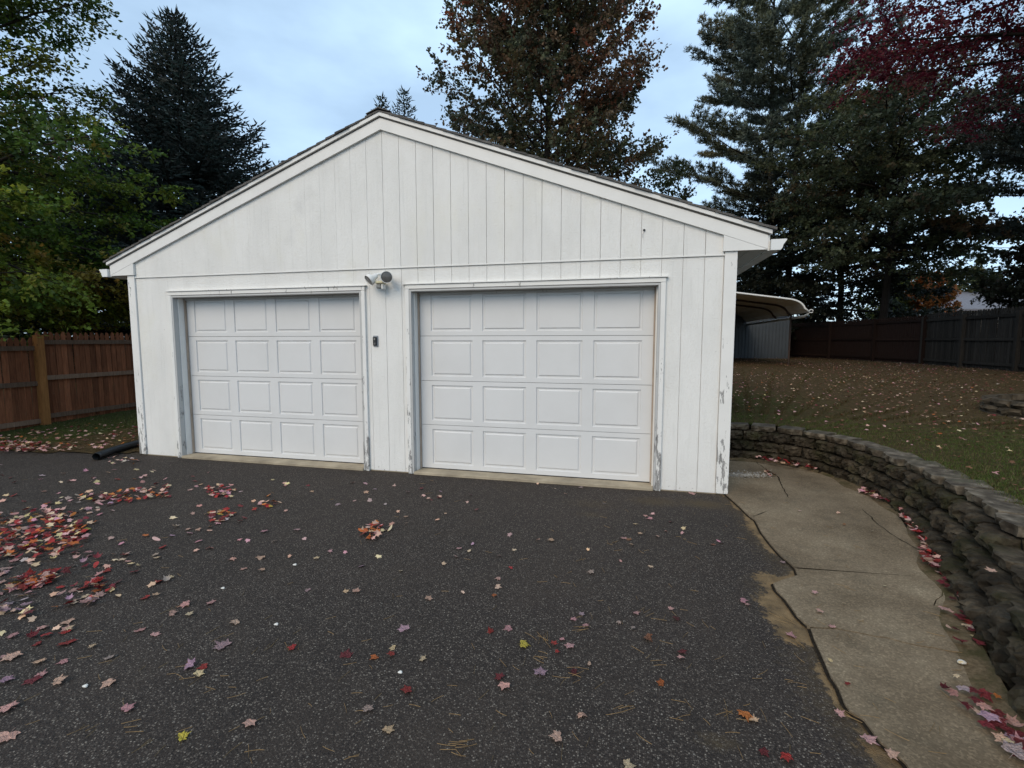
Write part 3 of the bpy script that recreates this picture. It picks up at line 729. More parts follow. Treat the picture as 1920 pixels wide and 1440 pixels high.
# video doorbell
db = thing('video_doorbell', 'small black and silver video doorbell on the white pier between the garage doors', 'doorbell', (-.14, 0, 1.57))
obj('backplate', BX(-.172, -.108, -.020, -.0045, 1.512, 1.640, bev=.006), MT['silver'], db)
fp = obj('faceplate', BX(-.168, -.118, -.034, -.0205, 1.522, 1.626, bev=.008), MT['black'], db)
bm = bmesh.new(); tube(bm, [(-.143, -.0342, 1.60), (-.143, -.037, 1.60)], .012, 16); obj('camera_lens', bm, MT['lens2'], fp)
bm = bmesh.new(); tube(bm, [(-.143, -.0342, 1.545), (-.143, -.037, 1.545)], .014, 16); obj('button', bm, MT['lens'], fp)

# ------------------------------------------------------------------ black drain pipe
pp = thing('drain_pipe', 'black corrugated drain pipe lying beside the left garage corner', 'pipe', (-4.1, -.2, .05))
P0, P1, P2, P3 = Vector((-4.03, -.42, .055)), Vector((-4.22, -.05, .06)), Vector((-4.30, .35, .075)), Vector((-4.15, 1.2, .09))
bm = bmesh.new(); pts = []; rad = []; n = 90
for i in range(n):
    t = i/(n-1); p = P0*(1-t)**3+3*P1*t*(1-t)**2+3*P2*t*t*(1-t)+P3*t**3; pts.append(p); rad.append(.052 if i % 2 else .046)
tube(bm, pts, rad, 14, cap=False); obj('pipe_wall', bm, MT['pipe'], pp, True)
bm = bmesh.new(); tube(bm, [pts[0]+Vector((0, .002, 0)), pts[6]], .040, 14, cap=False); o = obj('pipe_bore', bm, MT['dark'], pp)

# ------------------------------------------------------------------ fences
def picket_mesh(wd, h, th, mat, point=True):
    bm = bmesh.new(); w2 = wd/2
    top = [(w2*.72, h-.13), (w2*.98, h-.090), (w2*.62, h-.035), (w2*.18, h), (-w2*.18, h), (-w2*.62, h-.035), (-w2*.98, h-.090), (-w2*.72, h-.13)] if point else [(w2, h-.02), (w2*.75, h), (-w2*.75, h), (-w2, h-.02)]
    prism(bm, [(-w2, 0), (w2, 0), (w2, h-.17)]+top+[(-w2, h-.17)], 'x', -th/2, th/2)
    me = bpy.data.meshes.new('picket'); bmesh.ops.recalc_face_normals(bm, faces=bm.faces); bm.to_mesh(me); bm.free(); me.materials.append(mat); return me
def fence(label, panels, pm, wd, gap, railm, postm, side, posth=None, stuff_from=None):
    """panels: (x0,y0,x1,y1,z0,height). pickets stand on the far side of the rails; 'side' is the unit vector towards the viewer"""
    x0, y0 = panels[0][:2]; f = thing('fence', label, 'fence', (x0, y0, panels[0][4])); sx, sy = side; cnt = 0
    for k, (ax, ay, bx, by_, z0, h) in enumerate(panels):
        Ln = math.hypot(bx-ax, by_-ay); dx, dy = (bx-ax)/Ln, (by_-ay)/Ln; ang = math.atan2(-dx, dy) if True else 0
        n = int(Ln/(wd+gap)); far = stuff_from is not None and k >= stuff_from
        vs = []; fs = []
        for i in range(n):
            t = (i+.5)*Ln/n; zz = z0+.04+R.uniform(-.012, .012)
            if far:
                m_ = Matrix.Translation((ax+dx*t, ay+dy*t, zz)) @ Matrix.Rotation(ang, 4, 'Z'); b0 = len(vs)
                vs += [m_ @ v.co for v in pm.vertices]; fs += [tuple(b0+q for q in p.vertices) for p in pm.polygons]; continue
            o = link('picket', pm, f); o.location = Vector((ax+dx*t, ay+dy*t, zz))-f.location
            o.rotation_euler = (R.uniform(-.006, .006), R.uniform(-.004, .004), ang+R.uniform(-.03, .03)); o.scale = (1, R.uniform(.95, 1.03), h/1.8*R.uniform(.995, 1.005))
        if far:
            link('pickets', mesh('pickets', vs, fs, pm.materials[0]), f, 'stuff')
        for zr in (.10, .5, .87):
            zc = z0+h*zr; bm = bmesh.new()
            a = Vector((ax+sx*.035, ay+sy*.035, zc)); b = Vector((bx+sx*.035, by_+sy*.035, zc)); nrm = Vector((sx, sy, 0))*.022; upv = Vector((0, 0, .040))
            vv = [bm.verts.new(p+q+r_) for p in (a, b) for q in (nrm, -nrm) for r_ in (upv, -upv)]
            for q in ((0, 1, 3, 2), (4, 6, 7, 5), (0, 4, 5, 1), (2, 3, 7, 6), (0, 2, 6, 4), (1, 5, 7, 3)): bm.faces.new([vv[i] for i in q])
            obj('rail', bm, railm, f)
        hp = (posth or h*.94)
        bm = bmesh.new(); prism(bm, [(ax+sx*.075-.055, ay+sy*.075-.055), (ax+sx*.075+.055, ay+sy*.075-.055), (ax+sx*.075+.055, ay+sy*.075+.055), (ax+sx*.075-.055, ay+sy*.075+.055)], 'z', z0-.25, z0+hp)
        obj('fence_post', bm, postm, f)
    return f
PM = picket_mesh(.088, 1.72, .018, MT['redwood'])
fence('red-brown stained picket fence with an orange post left of the garage',
      [(-7.55, 1.20, -7.62, 3.62, .035, 1.75), (-7.62, 3.62, -7.7, 6.04, .06, 1.75), (-7.7, 6.04, -7.8, 8.5, .1, 1.75), (-7.45, -1.25, -7.55, 1.18, -.03, 1.70)], PM, .088, .012, MT['redrail'], MT['orangepost'], (1, 0))
PG = picket_mesh(.10, 1.76, .018, MT['greywood']); PB = picket_mesh(.10, 1.76, .018, MT['brownwood'])
fence('tall dark grey pointed picket fence at the right edge of the upper lawn',
      [(13.30, 13.20, 13.28, 10.9, .72, 1.82), (13.28, 10.9, 13.15, 8.5, .72, 1.82), (13.15, 8.5, 13.0, 6.1, .72, 1.82), (13.0, 6.1, 12.9, 3.6, .72, 1.82), (12.9, 3.6, 12.85, 1.1, .72, 1.82), (12.85, 1.1, 12.8, -1.4, .72, 1.82), (12.8, -1.4, 12.8, -3.9, .72, 1.82), (13.35, 15.4, 13.30, 13.20, .72, 1.84)], PG, .10, .010, MT['greywood'], MT['greywood'], (-1, 0))
fence('dark brown picket fence in deep shade beyond the shed at the back of the lawn',
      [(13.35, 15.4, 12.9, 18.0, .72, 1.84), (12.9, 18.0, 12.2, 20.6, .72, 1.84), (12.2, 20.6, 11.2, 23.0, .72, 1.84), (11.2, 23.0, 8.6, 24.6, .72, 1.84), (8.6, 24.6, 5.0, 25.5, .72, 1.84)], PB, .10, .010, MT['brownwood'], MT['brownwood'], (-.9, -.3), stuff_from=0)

# ------------------------------------------------------------------ planter ring on the lawn
pl = thing('planter', 'round raised planting bed of stacked weathered blocks on the upper lawn', 'planter', (8.35, 2.35, .55))
pc = (8.75, 2.75); PR = .98
for c in range(3):
    nb = 18
    for i in range(nb):
        a = 2*math.pi*(i+.5*(c % 2))/nb; r = PR-c*.02
        v, f_ = rough_block(2*math.pi*r/nb*.965, .15, .088, 900+c*40+i, .006, 3, 2)
        o = link('block', mesh('block', v, f_, MT['weather']), pl); o.location = Vector((pc[0]+r*math.cos(a), pc[1]+r*math.sin(a), .545+c*.094-.05))-pl.location
        o.rotation_euler = (0, 0, a+math.pi/2)
bm = bmesh.new(); bmesh.ops.create_circle(bm, cap_ends=True, radius=PR-.06, segments=28, matrix=Matrix.Translation((*pc, .66))); obj('soil_fill', bm, MT['joint'], pl)

# ------------------------------------------------------------------ metal shed and carport
CPY0, XR_, ZE = 12.1, 8.41, 2.50
cp = thing('carport', 'beige ribbed metal carport roof with rounded white edge behind the garage', 'carport', (XR_, CPY0, .78))
def arch(y, wd=6.2, inset_=0.0):
    pts = []; r = .62
    # from the right eave up and over
    pts.append((XR_, ZE)); n = 7
    for i in range(1, n+1):
        a = i/n*math.radians(76); pts.append((XR_-.12-r*(1-math.cos(a))*.95, ZE+.05+r*math.sin(a)*.60))
    xk, zk = pts[-1]
    pts.append((XR_-wd/2, zk+.38))
    for x, z in pts[::-1][1:]: pts.append((2*(XR_-wd/2)-x, z))
    return [Vector((x, y, z-inset_)) for x, z in pts]
LEN = 8.6
# sheets with ribs running front to back
A0 = arch(CPY0); bm = bmesh.new()
dense = []
for a, b in zip(A0[:-1], A0[1:]):
    k = max(1, int((b-a).length/.10))
    dense += [a.lerp(b, i/k) for i in range(k)]
dense.append(A0[-1])
for i in range(len(dense)-1):
    a, b = dense[i], dense[i+1]; d = (b-a).normalized(); nrm = Vector((-d.z, 0, d.x));
    if nrm.z < 0: nrm = -nrm
    rib = .018 if i % 3 == 0 else 0
    q = [a, a.lerp(b, .25)+nrm*rib, a.lerp(b, .75)+nrm*rib, b]
    for s0, s1 in zip(q[:-1], q[1:]):
        v = [bm.verts.new(p) for p in (s0, s1, s1+Vector((0, LEN, 0)), s0+Vector((0, LEN, 0)))]; bm.faces.new(v)
bmesh.ops.remove_doubles(bm, verts=bm.verts, dist=1e-4)
o = obj('roof_sheet', bm, MT['carport'], cp); md = o.modifiers.new('t', 'SOLIDIFY'); md.thickness = .004; md.offset = 1
bm = bmesh.new(); tube(bm, [p+Vector((0, -.03, .012)) for p in A0], .030, 10); obj('edge_trim', bm, MT['whitepaint'], cp, True)
for kf, y in enumerate((CPY0+1.65, CPY0+3.4, CPY0+8.4)):
    bm = bmesh.new(); tube(bm, arch(y, inset_=.05), .035, 8); obj('arch_frame', bm, MT['frame'], cp, True)
    for x in ((XR_-.02, XR_-6.2+.02) if kf != 1 else (XR_-6.2+.02,)):
        bm = bmesh.new(); tube(bm, [(x, y, .7), (x, y, ZE)], .032, 8); obj('leg', bm, MT['frame'], cp)
for x in (XR_, XR_-6.2):
    bm = bmesh.new(); tube(bm, [(x+.05, CPY0+.1, ZE-.02), (x+.05, CPY0+.5, ZE-.11), (x+.05, CPY0+LEN, ZE-.12)], [.012, .048, .054], 10); obj('side_rail', bm, MT['whitepaint'], cp, True)
bm = bmesh.new(); c0 = Vector((XR_+.06, CPY0-.03, ZE+.03)); tube(bm, [c0+Vector((math.cos(a)*.055, 0, math.sin(a)*.05)) for a in [i*math.pi/6 for i in range(12)]], .014, 6); obj('anchor_ring', bm, MT['whitepaint'], cp)

# dark sheeting that closes the far end of the carport arch
A3 = arch(CPY0+8.3, inset_=.02); bm = bmesh.new(); q = [p for p in A3 if p.z > ZE-.05]; top = [bm.verts.new(p) for p in q]
bt = [bm.verts.new((p.x, p.y+.0, ZE-.02)) for p in q]
for i in range(len(q)-1): bm.faces.new([top[i], top[i+1], bt[i+1], bt[i]]) if (q[i].z > ZE or q[i+1].z > ZE) else None
o = obj('end_sheet', bm, MT['tarp'], cp); md = o.modifiers.new('t', 'SOLIDIFY'); md.thickness = .01
sh = thing('metal_shed', 'blue-grey ribbed metal shed standing on the lawn beyond the carport roof', 'shed', (9, 20.6, .68))
SX, SY = 10.36, 20.45
bm = bmesh.new(); x = SX-7.0
while x < SX-.001:
    prism(bm, [(x, SY), (x+.10, SY), (x+.115, SY-.022), (x+.135, SY-.022), (x+.15, SY), (x+.15, SY+.012), (x, SY+.012)], 'z', .60, 2.70); x += .1495
obj('front_wall', bm, MT['shedmetal'], sh)
bm = bmesh.new(); y = SY+.02
while y < SY+4:
    prism(bm, [(SX-.02, y), (SX-.02, y+.10), (SX+.002, y+.115), (SX+.002, y+.135), (SX-.02, y+.149), (SX-.03, y+.149), (SX-.03, y)], 'z', .60, 2.70); y += .15
obj('side_wall', bm, MT['shedmetal'], sh)
bm = bmesh.new(); prism(bm, [(SY-.06, 2.705), (SY+4.1, 2.60), (SY+4.1, 2.65), (SY-.06, 2.755)], 'x', SX-7.05, SX+.07); obj('shed_roof', bm, MT['tarp'], sh)

# ------------------------------------------------------------------ neighbours beyond the fence
nh = thing('neighbour_house', 'neighbouring house with a grey gable roof showing over the right fence', 'house', (28.5, 38, 0))
e0 = gd(1786, 574, 34); ra = gd(1832, 547, 35); e1 = gd(1905, 580, 38)
hx, hy = ra[0], ra[1]
obj('wall', BX(hx-3.2, hx+6.5, hy-.5, hy+8, .3, 3.9), MT['beigewall'], nh)
bm = bmesh.new(); zr = float(ra[2]); 
prism(bm, [(hy-1.2, 3.75), (hy+3.4, zr+.15), (hy+8.2, 3.75), (hy+8.2, 3.87), (hy+3.4, zr+.30), (hy-1.2, 3.87)], 'x', hx-3.5, hx+6.8); obj('roof', bm, MT['greyroof'], nh)
ns_ = thing('garden_shed', 'low garden shed with pale blue roof just beyond the brown fence', 'shed', (13, 26, 0))
q0 = gd(1490, 600, 30.0); q1 = gd(1560, 592, 30.0)
obj('wall', BX(q0[0]-.2, q0[0]+2.6, q0[1], q0[1]+2, .5, q0[2]-.1), MT['brownwood'], ns_)
bm = bmesh.new(); prism(bm, [(q0[0]-.4, q0[2]-.06), (q0[0]+2.0, q0[2]+.22), (q0[0]+2.0, q0[2]+.32), (q0[0]-.4, q0[2]+.06)], 'y', q0[1]-.3, q0[1]+2.2); obj('roof', bm, MT['bluetarp'], ns_)
for i, (u0, v0, u1, v1, D0, D1) in enumerate([(1700, 458, 2050, 462, 30, 30), (1700, 470, 2050, 476, 31, 31)]):
    a, b = Vector(gd(u0, v0, D0)), Vector(gd(u1, v1, D1)); bm = bmesh.new(); tube(bm, [a.lerp(b, t)-Vector((0, 0, .5*4*t*(1-t)*.3)) for t in [k/10 for k in range(11)]], .016, 5)
    tag(obj('power_line', bm, MT['wire']), ('upper' if i == 0 else 'lower')+' thin black overhead line crossing the sky gap at the right', 'cable')

# ------------------------------------------------------------------ trees
def unit(v): return v/np.maximum(np.linalg.norm(v, axis=-1, keepdims=True), 1e-9)
def limb_mesh(name, limbs, mat, parent, n=5):
    bm = bmesh.new()
    for P, r0, r1 in limbs:
        k = len(P); tube(bm, P, [r0+(r1-r0)*i/(k-1) for i in range(k)], n if r0 < .06 else 9, cap=False)
    return obj(name, bm, mat, parent, True)
def kites(C, Dv, Nv, Ln, Wd):
    """one folded leaf-like kite of two triangles each: C base, D direction, N normal"""
    Sd = unit(np.cross(Dv, Nv)); n = len(C)
    V = np.empty((n, 4, 3)); mid = C+Dv*(Ln*.45)[:, None]
    V[:, 0] = C; V[:, 1] = mid+Sd*(Wd*.5)[:, None]-Nv*(Wd*.12)[:, None]; V[:, 2] = C+Dv*Ln[:, None]; V[:, 3] = mid-Sd*(Wd*.5)[:, None]-Nv*(Wd*.12)[:, None]
    b = np.arange(n)*4; F = np.concatenate([np.stack([b, b+1, b+2], 1), np.stack([b, b+2, b+3], 1)])
    return V.reshape(-1, 3), F
def pal(cols, wts, n): 
    c = np.array(cols, float); return c[NR.choice(len(c), n, p=np.array(wts)/sum(wts))]
def broad_tree(label, cat_group, x, y, z0, H, crown0, rad, prof, palette, weights, nprim=46, leaf=.10, perTwig=11, droop=.1, elev=(.9, .1), barkm='bark', trunk_r=.18, name='tree', clump=.5, forks=1, flat=.5, accent=None, lean=(0, 0), sec=11, seed=1, twl=.5, azr=None, hpow=.92):
    global NR; NR = np.random.default_rng(seed); rr = random.Random(seed)
    t = thing(name, label, 'tree', (x, y, z0), cat_group)
    limbs = []; base = np.array([x, y, z0])
    def trunk_at(s): return base+np.array([lean[0]*s*s*H+.05*math.sin(s*7+seed), lean[1]*s*s*H+.05*math.cos(s*6), s*H])
    limbs.append(([trunk_at(s) for s in np.linspace(-.02, .97, 9)], trunk_r, .02))
    TP = []; TD = []; TC = []
    for i in range(nprim):
        s = crown0/H+(1-crown0/H)*((i+.5)/nprim)**hpow; hfrac = (s*H-crown0)/(H-crown0)
        Lp = rad*prof(hfrac)*rr.uniform(.62, 1.18)
        az = i*2.39996+rr.uniform(-.35, .35)
        if azr: az = rr.uniform(*azr)
        el = elev[1]+(elev[0]-elev[1])*hfrac**1.2+rr.uniform(-.12, .12)
        p = trunk_at(s-.03 if s < .9 else s); d = np.array([math.cos(az)*math.cos(el), math.sin(az)*math.cos(el), math.sin(el)])
        P = [p]; k = 8
        for j in range(k):
            d = unit(d+np.array([rr.uniform(-.1, .1), rr.uniform(-.1, .1), rr.uniform(-.07, .07)-droop*.12*(j/k)])); P.append(P[-1]+d*Lp/k)
        P = np.array(P); limbs.append((list(P), max(.012, trunk_r*.28*(Lp/rad)), .008))
        ns2 = max(4, int(sec*Lp/rad*1.15)); col_p = rr.random()
        for q in range(ns2):
            f = .22+.78*(q+rr.random())/ns2; j = min(int(f*k), k-1); pt = P[j]+(P[j+1]-P[j])*(f*k-j); dd = unit(P[j+1]-P[j])
            side = 1 if q % 2 else -1; ph = rr.uniform(-.5, .5); lat = unit(np.cross(dd, [0, 0, 1])); upv = np.cross(lat, dd)
            d2 = unit(dd*rr.uniform(.45, .9)+lat*side*rr.uniform(.5, .95)*math.cos(ph)+upv*math.sin(ph)*.6)
            L2 = max(.35, Lp*.42*(1-.55*f)*rr.uniform(.7, 1.25)); e2 = pt+d2*L2-np.array([0, 0, droop*L2*.25])
            if L2 > .5: limbs.append(([pt, (pt+e2)/2+np.array([0, 0, .03]), e2], .010, .004))
            m = max(3, int(L2/.16)); ff = (np.arange(m)+NR.random(m))/m
            TP.append(pt+(e2-pt)*ff[:, None]); 
            rd = unit(d2*.8+NR.normal(0, .55, (m, 3))*np.array([1, 1, .5])); TD.append(rd); TC.append(np.full(m, col_p))
        m = 6; TP.append(P[-1]+NR.normal(0, .05, (m, 3))); TD.append(unit(d+NR.normal(0, .5, (m, 3)))); TC.append(np.full(m, col_p))
    TP = np.concatenate(TP); TD = np.concatenate(TD); TC = np.concatenate(TC); nt_ = len(TP)
    tl = twl*NR.uniform(.5, 1.15, nt_)
    tcol = pal(palette, weights, nt_)*.45+pal(palette, weights, 400)[(TC*399).astype(int)]*.55
    if accent is not None: tcol = accent(TP, tcol)
    f = NR.random((nt_, perTwig)); C = TP[:, None]+TD[:, None]*(tl[:, None]*f)[..., None]+NR.normal(0, .045, (nt_, perTwig, 3))
    C[..., 2] -= droop*.12*f
    C = C.reshape(-1, 3); n = len(C)
    D = unit(np.repeat(TD, perTwig, 0)*.5+NR.normal(0, .6, (n, 3))+np.array([0, 0, -.25-droop*.3])); N = unit(np.stack([NR.normal(0, 1-flat, n), NR.normal(0, 1-flat, n), np.abs(NR.normal(.8, .3, n))], 1))
    N = unit(N-D*(N*D).sum(1)[:, None]); Ln = leaf*NR.uniform(.65, 1.25, n)
    Vv, Ff = kites(C, D, N, Ln, Ln*NR.uniform(.65, .95, n))
    cc = np.repeat(tcol, perTwig, 0)*NR.uniform(.6, 1.35, (n, 1)); cc = np.repeat(cc, 4, 0)
    limb_mesh('trunk', limbs, MT[barkm], t)
    link('crown', npmesh('crown', Vv, Ff, cc, MT['leafstuff']), t)
    return t, n*2
def needles(C, D, Ln, Wd, col, planes=2):
    n = len(C); a = unit(np.cross(D, NR.normal(0, 1, (n, 3)))); b = np.cross(D, a); V = []
    for s in (a, b)[:planes]:
        V.append(np.stack([C, C+D*(Ln*.35)[:, None]+s*(Wd*.5)[:, None], C+D*Ln[:, None], C+D*(Ln*.35)[:, None]-s*(Wd*.5)[:, None]], 1))
    V = np.concatenate(V).reshape(-1, 3); k = np.arange(planes*n)*4
    F = np.concatenate([np.stack([k, k+1, k+2], 1), np.stack([k, k+2, k+3], 1)])
    c = np.repeat(np.concatenate([col]*planes), 4, 0); return V, F, c
def spruce(label, group, x, y, z0, H, rad, nb=190, seed=3, col=(.030, .045, .030), low=.4, ln=.17, wd=.040, droop=.25, name='spruce_tree', power=.85):
    global NR; NR = np.random.default_rng(seed); rr = random.Random(seed)
    t = thing(name, label, 'tree', (x, y, z0), group); limbs = [([(x, y, z0-.1), (x+.03, y, z0+H*.5), (x, y, z0+H)], H*.016, .012)]
    TC = []; TD = []; TL = []; TK = []
    for i in range(nb):
        s = low/H+(1-low/H)*(i+.5)/nb; s = min(s, .995); Lb = rad*((1-s)**power)*rr.uniform(.8, 1.16)+.10; az = i*2.39996+rr.uniform(-.3, .3)
        el = -.15+.75*s+rr.uniform(-.1, .1); d = np.array([math.cos(az)*math.cos(el), math.sin(az)*math.cos(el), math.sin(el)]); P = [np.array([x, y, z0+s*H])]; k = 7
        for j in range(k):
            d = unit(d+np.array([0, 0, -.10*droop*2+(.13*(j/k)*2)*.8])+NR.normal(0, .03, 3)); P.append(P[-1]+d*Lb/k)
        P = np.array(P)
        if Lb > .5: limbs.append((list(P), max(.008, .018*Lb/2), .004))
        kk = rr.uniform(.7, 1.3)
        m = max(4, int(Lb/.085)); f = .12+.88*(np.arange(m)+NR.random(m)*.6)/m; j = np.minimum((f*k).astype(int), k-1); pt = P[j]+(P[j+1]-P[j])*(f*k-j)[:, None]; dd = unit(P[j+1]-P[j])
        lat = unit(np.cross(dd, np.array([0, 0, 1.0]))); sd_ = np.where(np.arange(m) % 2, 1, -1)[:, None]
        L2 = np.maximum(.12, Lb*.36*(1-f*.72))*NR.uniform(.7, 1.25, m)
        d2 = unit(dd*.75+lat*sd_*.8+NR.normal(0, .12, (m, 3))+np.array([0, 0, -.25*droop]))
        # sub twigs
        for q in range(m):
            c = max(2, int(L2[q]/.075)); g = (np.arange(c)+.4)/c; p2 = pt[q]+d2[q]*(L2[q]*g)[:, None]+np.array([0, 0, -.12*droop*L2[q]])*(g**2)[:, None]
            l2 = unit(np.cross(d2[q], [0, 0, 1.0])); ss = np.where(np.arange(c) % 2, 1, -1)[:, None]
            TC.append(p2); TD.append(unit(d2[q]*.8+l2*ss*.65+NR.normal(0, .22, (c, 3))+np.array([0, 0, .10]))); TL.append(np.full(c, 1.0)); TK.append(np.full(c, kk))
        TC.append(P[-1:]); TD.append(unit(d[None]+np.array([[0, 0, .25]]))); TL.append(np.ones(1)*1.3); TK.append(np.full(1, kk))
    c = 14; TC.append(np.stack([np.full(c, x), np.full(c, y), z0+H-np.linspace(0, .9, c)], 1)); TD.append(unit(NR.normal(0, .5, (c, 3))+np.array([0, 0, 1.1]))); TL.append(np.ones(c)); TK.append(np.ones(c))
    C = np.concatenate(TC); D = np.concatenate(TD); LL = np.concatenate(TL); K = np.concatenate(TK); n = len(C)
    cl = np.array(col)[None]*(K*NR.uniform(.65, 1.45, n))[:, None]; cl[:, 0] *= NR.uniform(.8, 1.3, n)
    V, F, cc = needles(C, D, LL*ln*NR.uniform(.7, 1.3, n), np.full(n, wd*(1 if nb > 300 or H > 15 else 1.25))*NR.uniform(.7, 1.3, n), cl, 2 if nb > 300 or H > 15 else 1)
    limb_mesh('trunk', limbs, MT['darkbark'], t); link('crown', npmesh('crown', V, F, cc, MT['needle']), t); return t, len(F)
def pine(label, group, trunks, z0, H, first, rad, seed=5, nb=60, cols=((.040, .046, .026), (.060, .055, .028), (.028, .036, .026)), name='pine_tree', prof=None, az_only=None, tuft=.17):
    """long upswept limbs that carry flat plumes of needle tufts"""
    global NR; NR = np.random.default_rng(seed); rr = random.Random(seed)
    t = thing(name, label, 'tree', (trunks[0][0], trunks[0][1], z0), group); limbs = []; TC = []; TD = []; TK = []
    prof = prof or (lambda h: (1-h)**.6*(.55+.45*math.sin(min(1, h*3)*math.pi/2)))
    for (x, y, hh, lx, ly) in trunks:
        tp = lambda s: np.array([x+lx*s, y+ly*s, z0+s*hh]); limbs.append(([tp(s) for s in (-.01, .2, .4, .6, .8, 1)], .20, .03)); nbt = nb//len(trunks)
        for i in range(nbt):
            s = first/hh+(1-first/hh)*(i+.5)/nbt; hf = (s*hh-first)/(hh-first); Lb = rad*prof(hf)*rr.uniform(.65, 1.2)+.3; az = i*2.39996+rr.uniform(-.4, .4)
            if az_only: az = rr.uniform(*az_only)
            el = .05+.55*hf+rr.uniform(-.15, .15); d = np.array([math.cos(az)*math.cos(el), math.sin(az)*math.cos(el), math.sin(el)]); P = [tp(s)]; k = 8
            for j in range(k): d = unit(d+np.array([rr.uniform(-.08, .08), rr.uniform(-.08, .08), rr.uniform(-.05, .09)])); P.append(P[-1]+d*Lb/k)
            P = np.array(P); limbs.append((list(P), max(.02, .055*Lb/rad), .008)); kc = pal(cols, [1]*len(cols), 1)[0]*rr.uniform(.75, 1.3)
            m = max(5, int(Lb/.17)); 
            for q in range(m):
                f = .30+.70*(q+rr.random())/m; j = min(int(f*k), k-1); pt = P[j]+(P[j+1]-P[j])*(f*k-j); dd = unit(P[j+1]-P[j]); lat = unit(np.cross(dd, [0, 0, 1])); side = 1 if q % 2 else -1
                L2 = Lb*.36*(1-.5*f)*rr.uniform(.6, 1.2)+.15; d2 = unit(dd*.7+lat*side*.8+np.array([0, 0, rr.uniform(-.05, .35)])); e2 = pt+d2*L2+np.array([0, 0, .1*L2])
                if L2 > .4: limbs.append(([pt, (pt+e2)/2, e2], .009, .004))
                c = max(5, int(L2/.055)); g = .25+.75*NR.random(c); TC.append(pt+(e2-pt)*g[:, None]+NR.normal(0, .055, (c, 3))*np.array([1, 1, .6])); TD.append(unit(d2*.6+NR.normal(0, .4, (c, 3))+np.array([0, 0, .45]))); TK.append(np.tile(kc, (c, 1))*NR.uniform(.7, 1.3, (c, 1)))
    C = np.concatenate(TC); D = np.concatenate(TD); K = np.concatenate(TK); per = 5
    C2 = np.repeat(C, per, 0); D2 = unit(np.repeat(D, per, 0)+NR.normal(0, .55, (len(C2), 3))); n = len(C2)
    V, F, cc = needles(C2, D2, tuft*NR.uniform(.6, 1.2, n), np.full(n, .040), np.repeat(K, per, 0)*NR.uniform(.7, 1.3, (n, 1)), 1)
    limb_mesh('trunk', limbs, MT['darkbark'], t); link('crown', npmesh('crown', V, F, cc, MT['needle']), t); return t, len(F)
TRI = []
def at(u, D): p = gd(u, 640, D); return p[0], p[1]
def att(u, v, D): p = gd(u, v, D); return p[0], p[1]
# left side
x, y = att(326, 8, 14.5); TRI.append(spruce('tall dark blue-green spruce behind the left slope of the garage roof', 'conifers', x, y, .1, 11.25, 5.0, 340, 3, (.050, .066, .058), low=2.4, ln=.19, wd=.050, power=.80))
x, y = at(-150, 9.6)
G1 = [(.095, .165, .024), (.20, .25, .032), (.065, .115, .024), (.27, .25, .032), (.34, .20, .04)]
TRI.append(broad_tree('green maple turning yellow over the red-brown fence at the left', None, x, y, .1, 9.6, 2.75, 5.1, lambda h: float(np.interp(h, [0, .12, .30, .45, .8, 1], [.95, 1.0, .80, .66, .60, .35])), G1, [5, 5, 3, 1.8, .7], 112, .086, 20, .35, (.95, -.05), 'bark', .22, 'maple_tree', seed=21, sec=14, flat=.8, hpow=1.3,
    accent=lambda P, c: np.where((P[:, 2:3]+NR.normal(0, .9, (len(P), 1))+.8*np.sin(P[:, 0:1]*2.3) > 6.0), c*np.array([.45, .50, .80]), c)))
x, y = at(60, 19); TRI.append(spruce('dark spruce deep behind the left fence, between the maple and the tall spruce', 'conifers', x, y, .1, 9.2, 4.6, 150, 8, (.018, .026, .017), ln=.24, wd=.07))
x, y = at(215, 21); TRI.append(spruce('dark spruce low behind the fence, just left of the garage corner', 'conifers', x, y, .1, 10.0, 4.6, 150, 9, (.018, .026, .017), ln=.24, wd=.07))
x, y = at(-120, 22); TRI.append(spruce('dark spruce behind the maple at the far left', 'conifers', x, y, .1, 8.5, 5.5, 130, 10, (.018, .026, .017), ln=.26, wd=.08))
x, y = at(120, 26); TRI.append(broad_tree('rusty autumn tree glimpsed through the maple at the left', None, x, y, .1, 12.4, 2, 4.6, lambda h: math.sin(math.pi*min(1, h*.8+.2))**.5, [(.16, .05, .03), (.10, .045, .03), (.18, .09, .05)], [2, 2, 1], 34, .15, 5, .1, (1.0, .3), 'paleb', .2, 'autumn_tree', seed=31, sec=9))
# middle
x, y = att(716, 185, 28); TRI.append(spruce('small distant spruce tip showing just left over the roof ridge', 'spruce tips over the ridge', x, y, .2, 15.5, 4.2, 150, 12, ln=.26, wd=.07))
x, y = att(757, 172, 28.6); TRI.append(spruce('slightly taller distant spruce tip right of the roof ridge', 'spruce tips over the ridge', x, y, .2, 16.2, 4.6, 160, 13, ln=.28, wd=.06))
O1 = [(.085, .095, .048), (.068, .080, .052), (.135, .085, .048), (.18, .085, .052), (.11, .098, .048)]
def acc(P, c):
    m = (NR.random(len(P)) < .18)[:, None]; return np.where(m, c*np.array([1.35, .85, .75]), c)
x, y = at(1025, 18); TRI.append(broad_tree('large oak turning rusty red rising behind the right slope of the roof', None, x, y, .2, 19.5, 2.4, 4.6, lambda h: (.74+.26*math.sin(math.pi*min(1, h*1.25)))*(1 if h < .75 else (1-h)/.25*.8+.2), O1, [4, 4, 2, 1.6, 3], 130, .115, 15, .05, (1.25, .45), 'darkbark', .17, 'oak_tree', seed=41, sec=14, accent=acc, twl=.55))
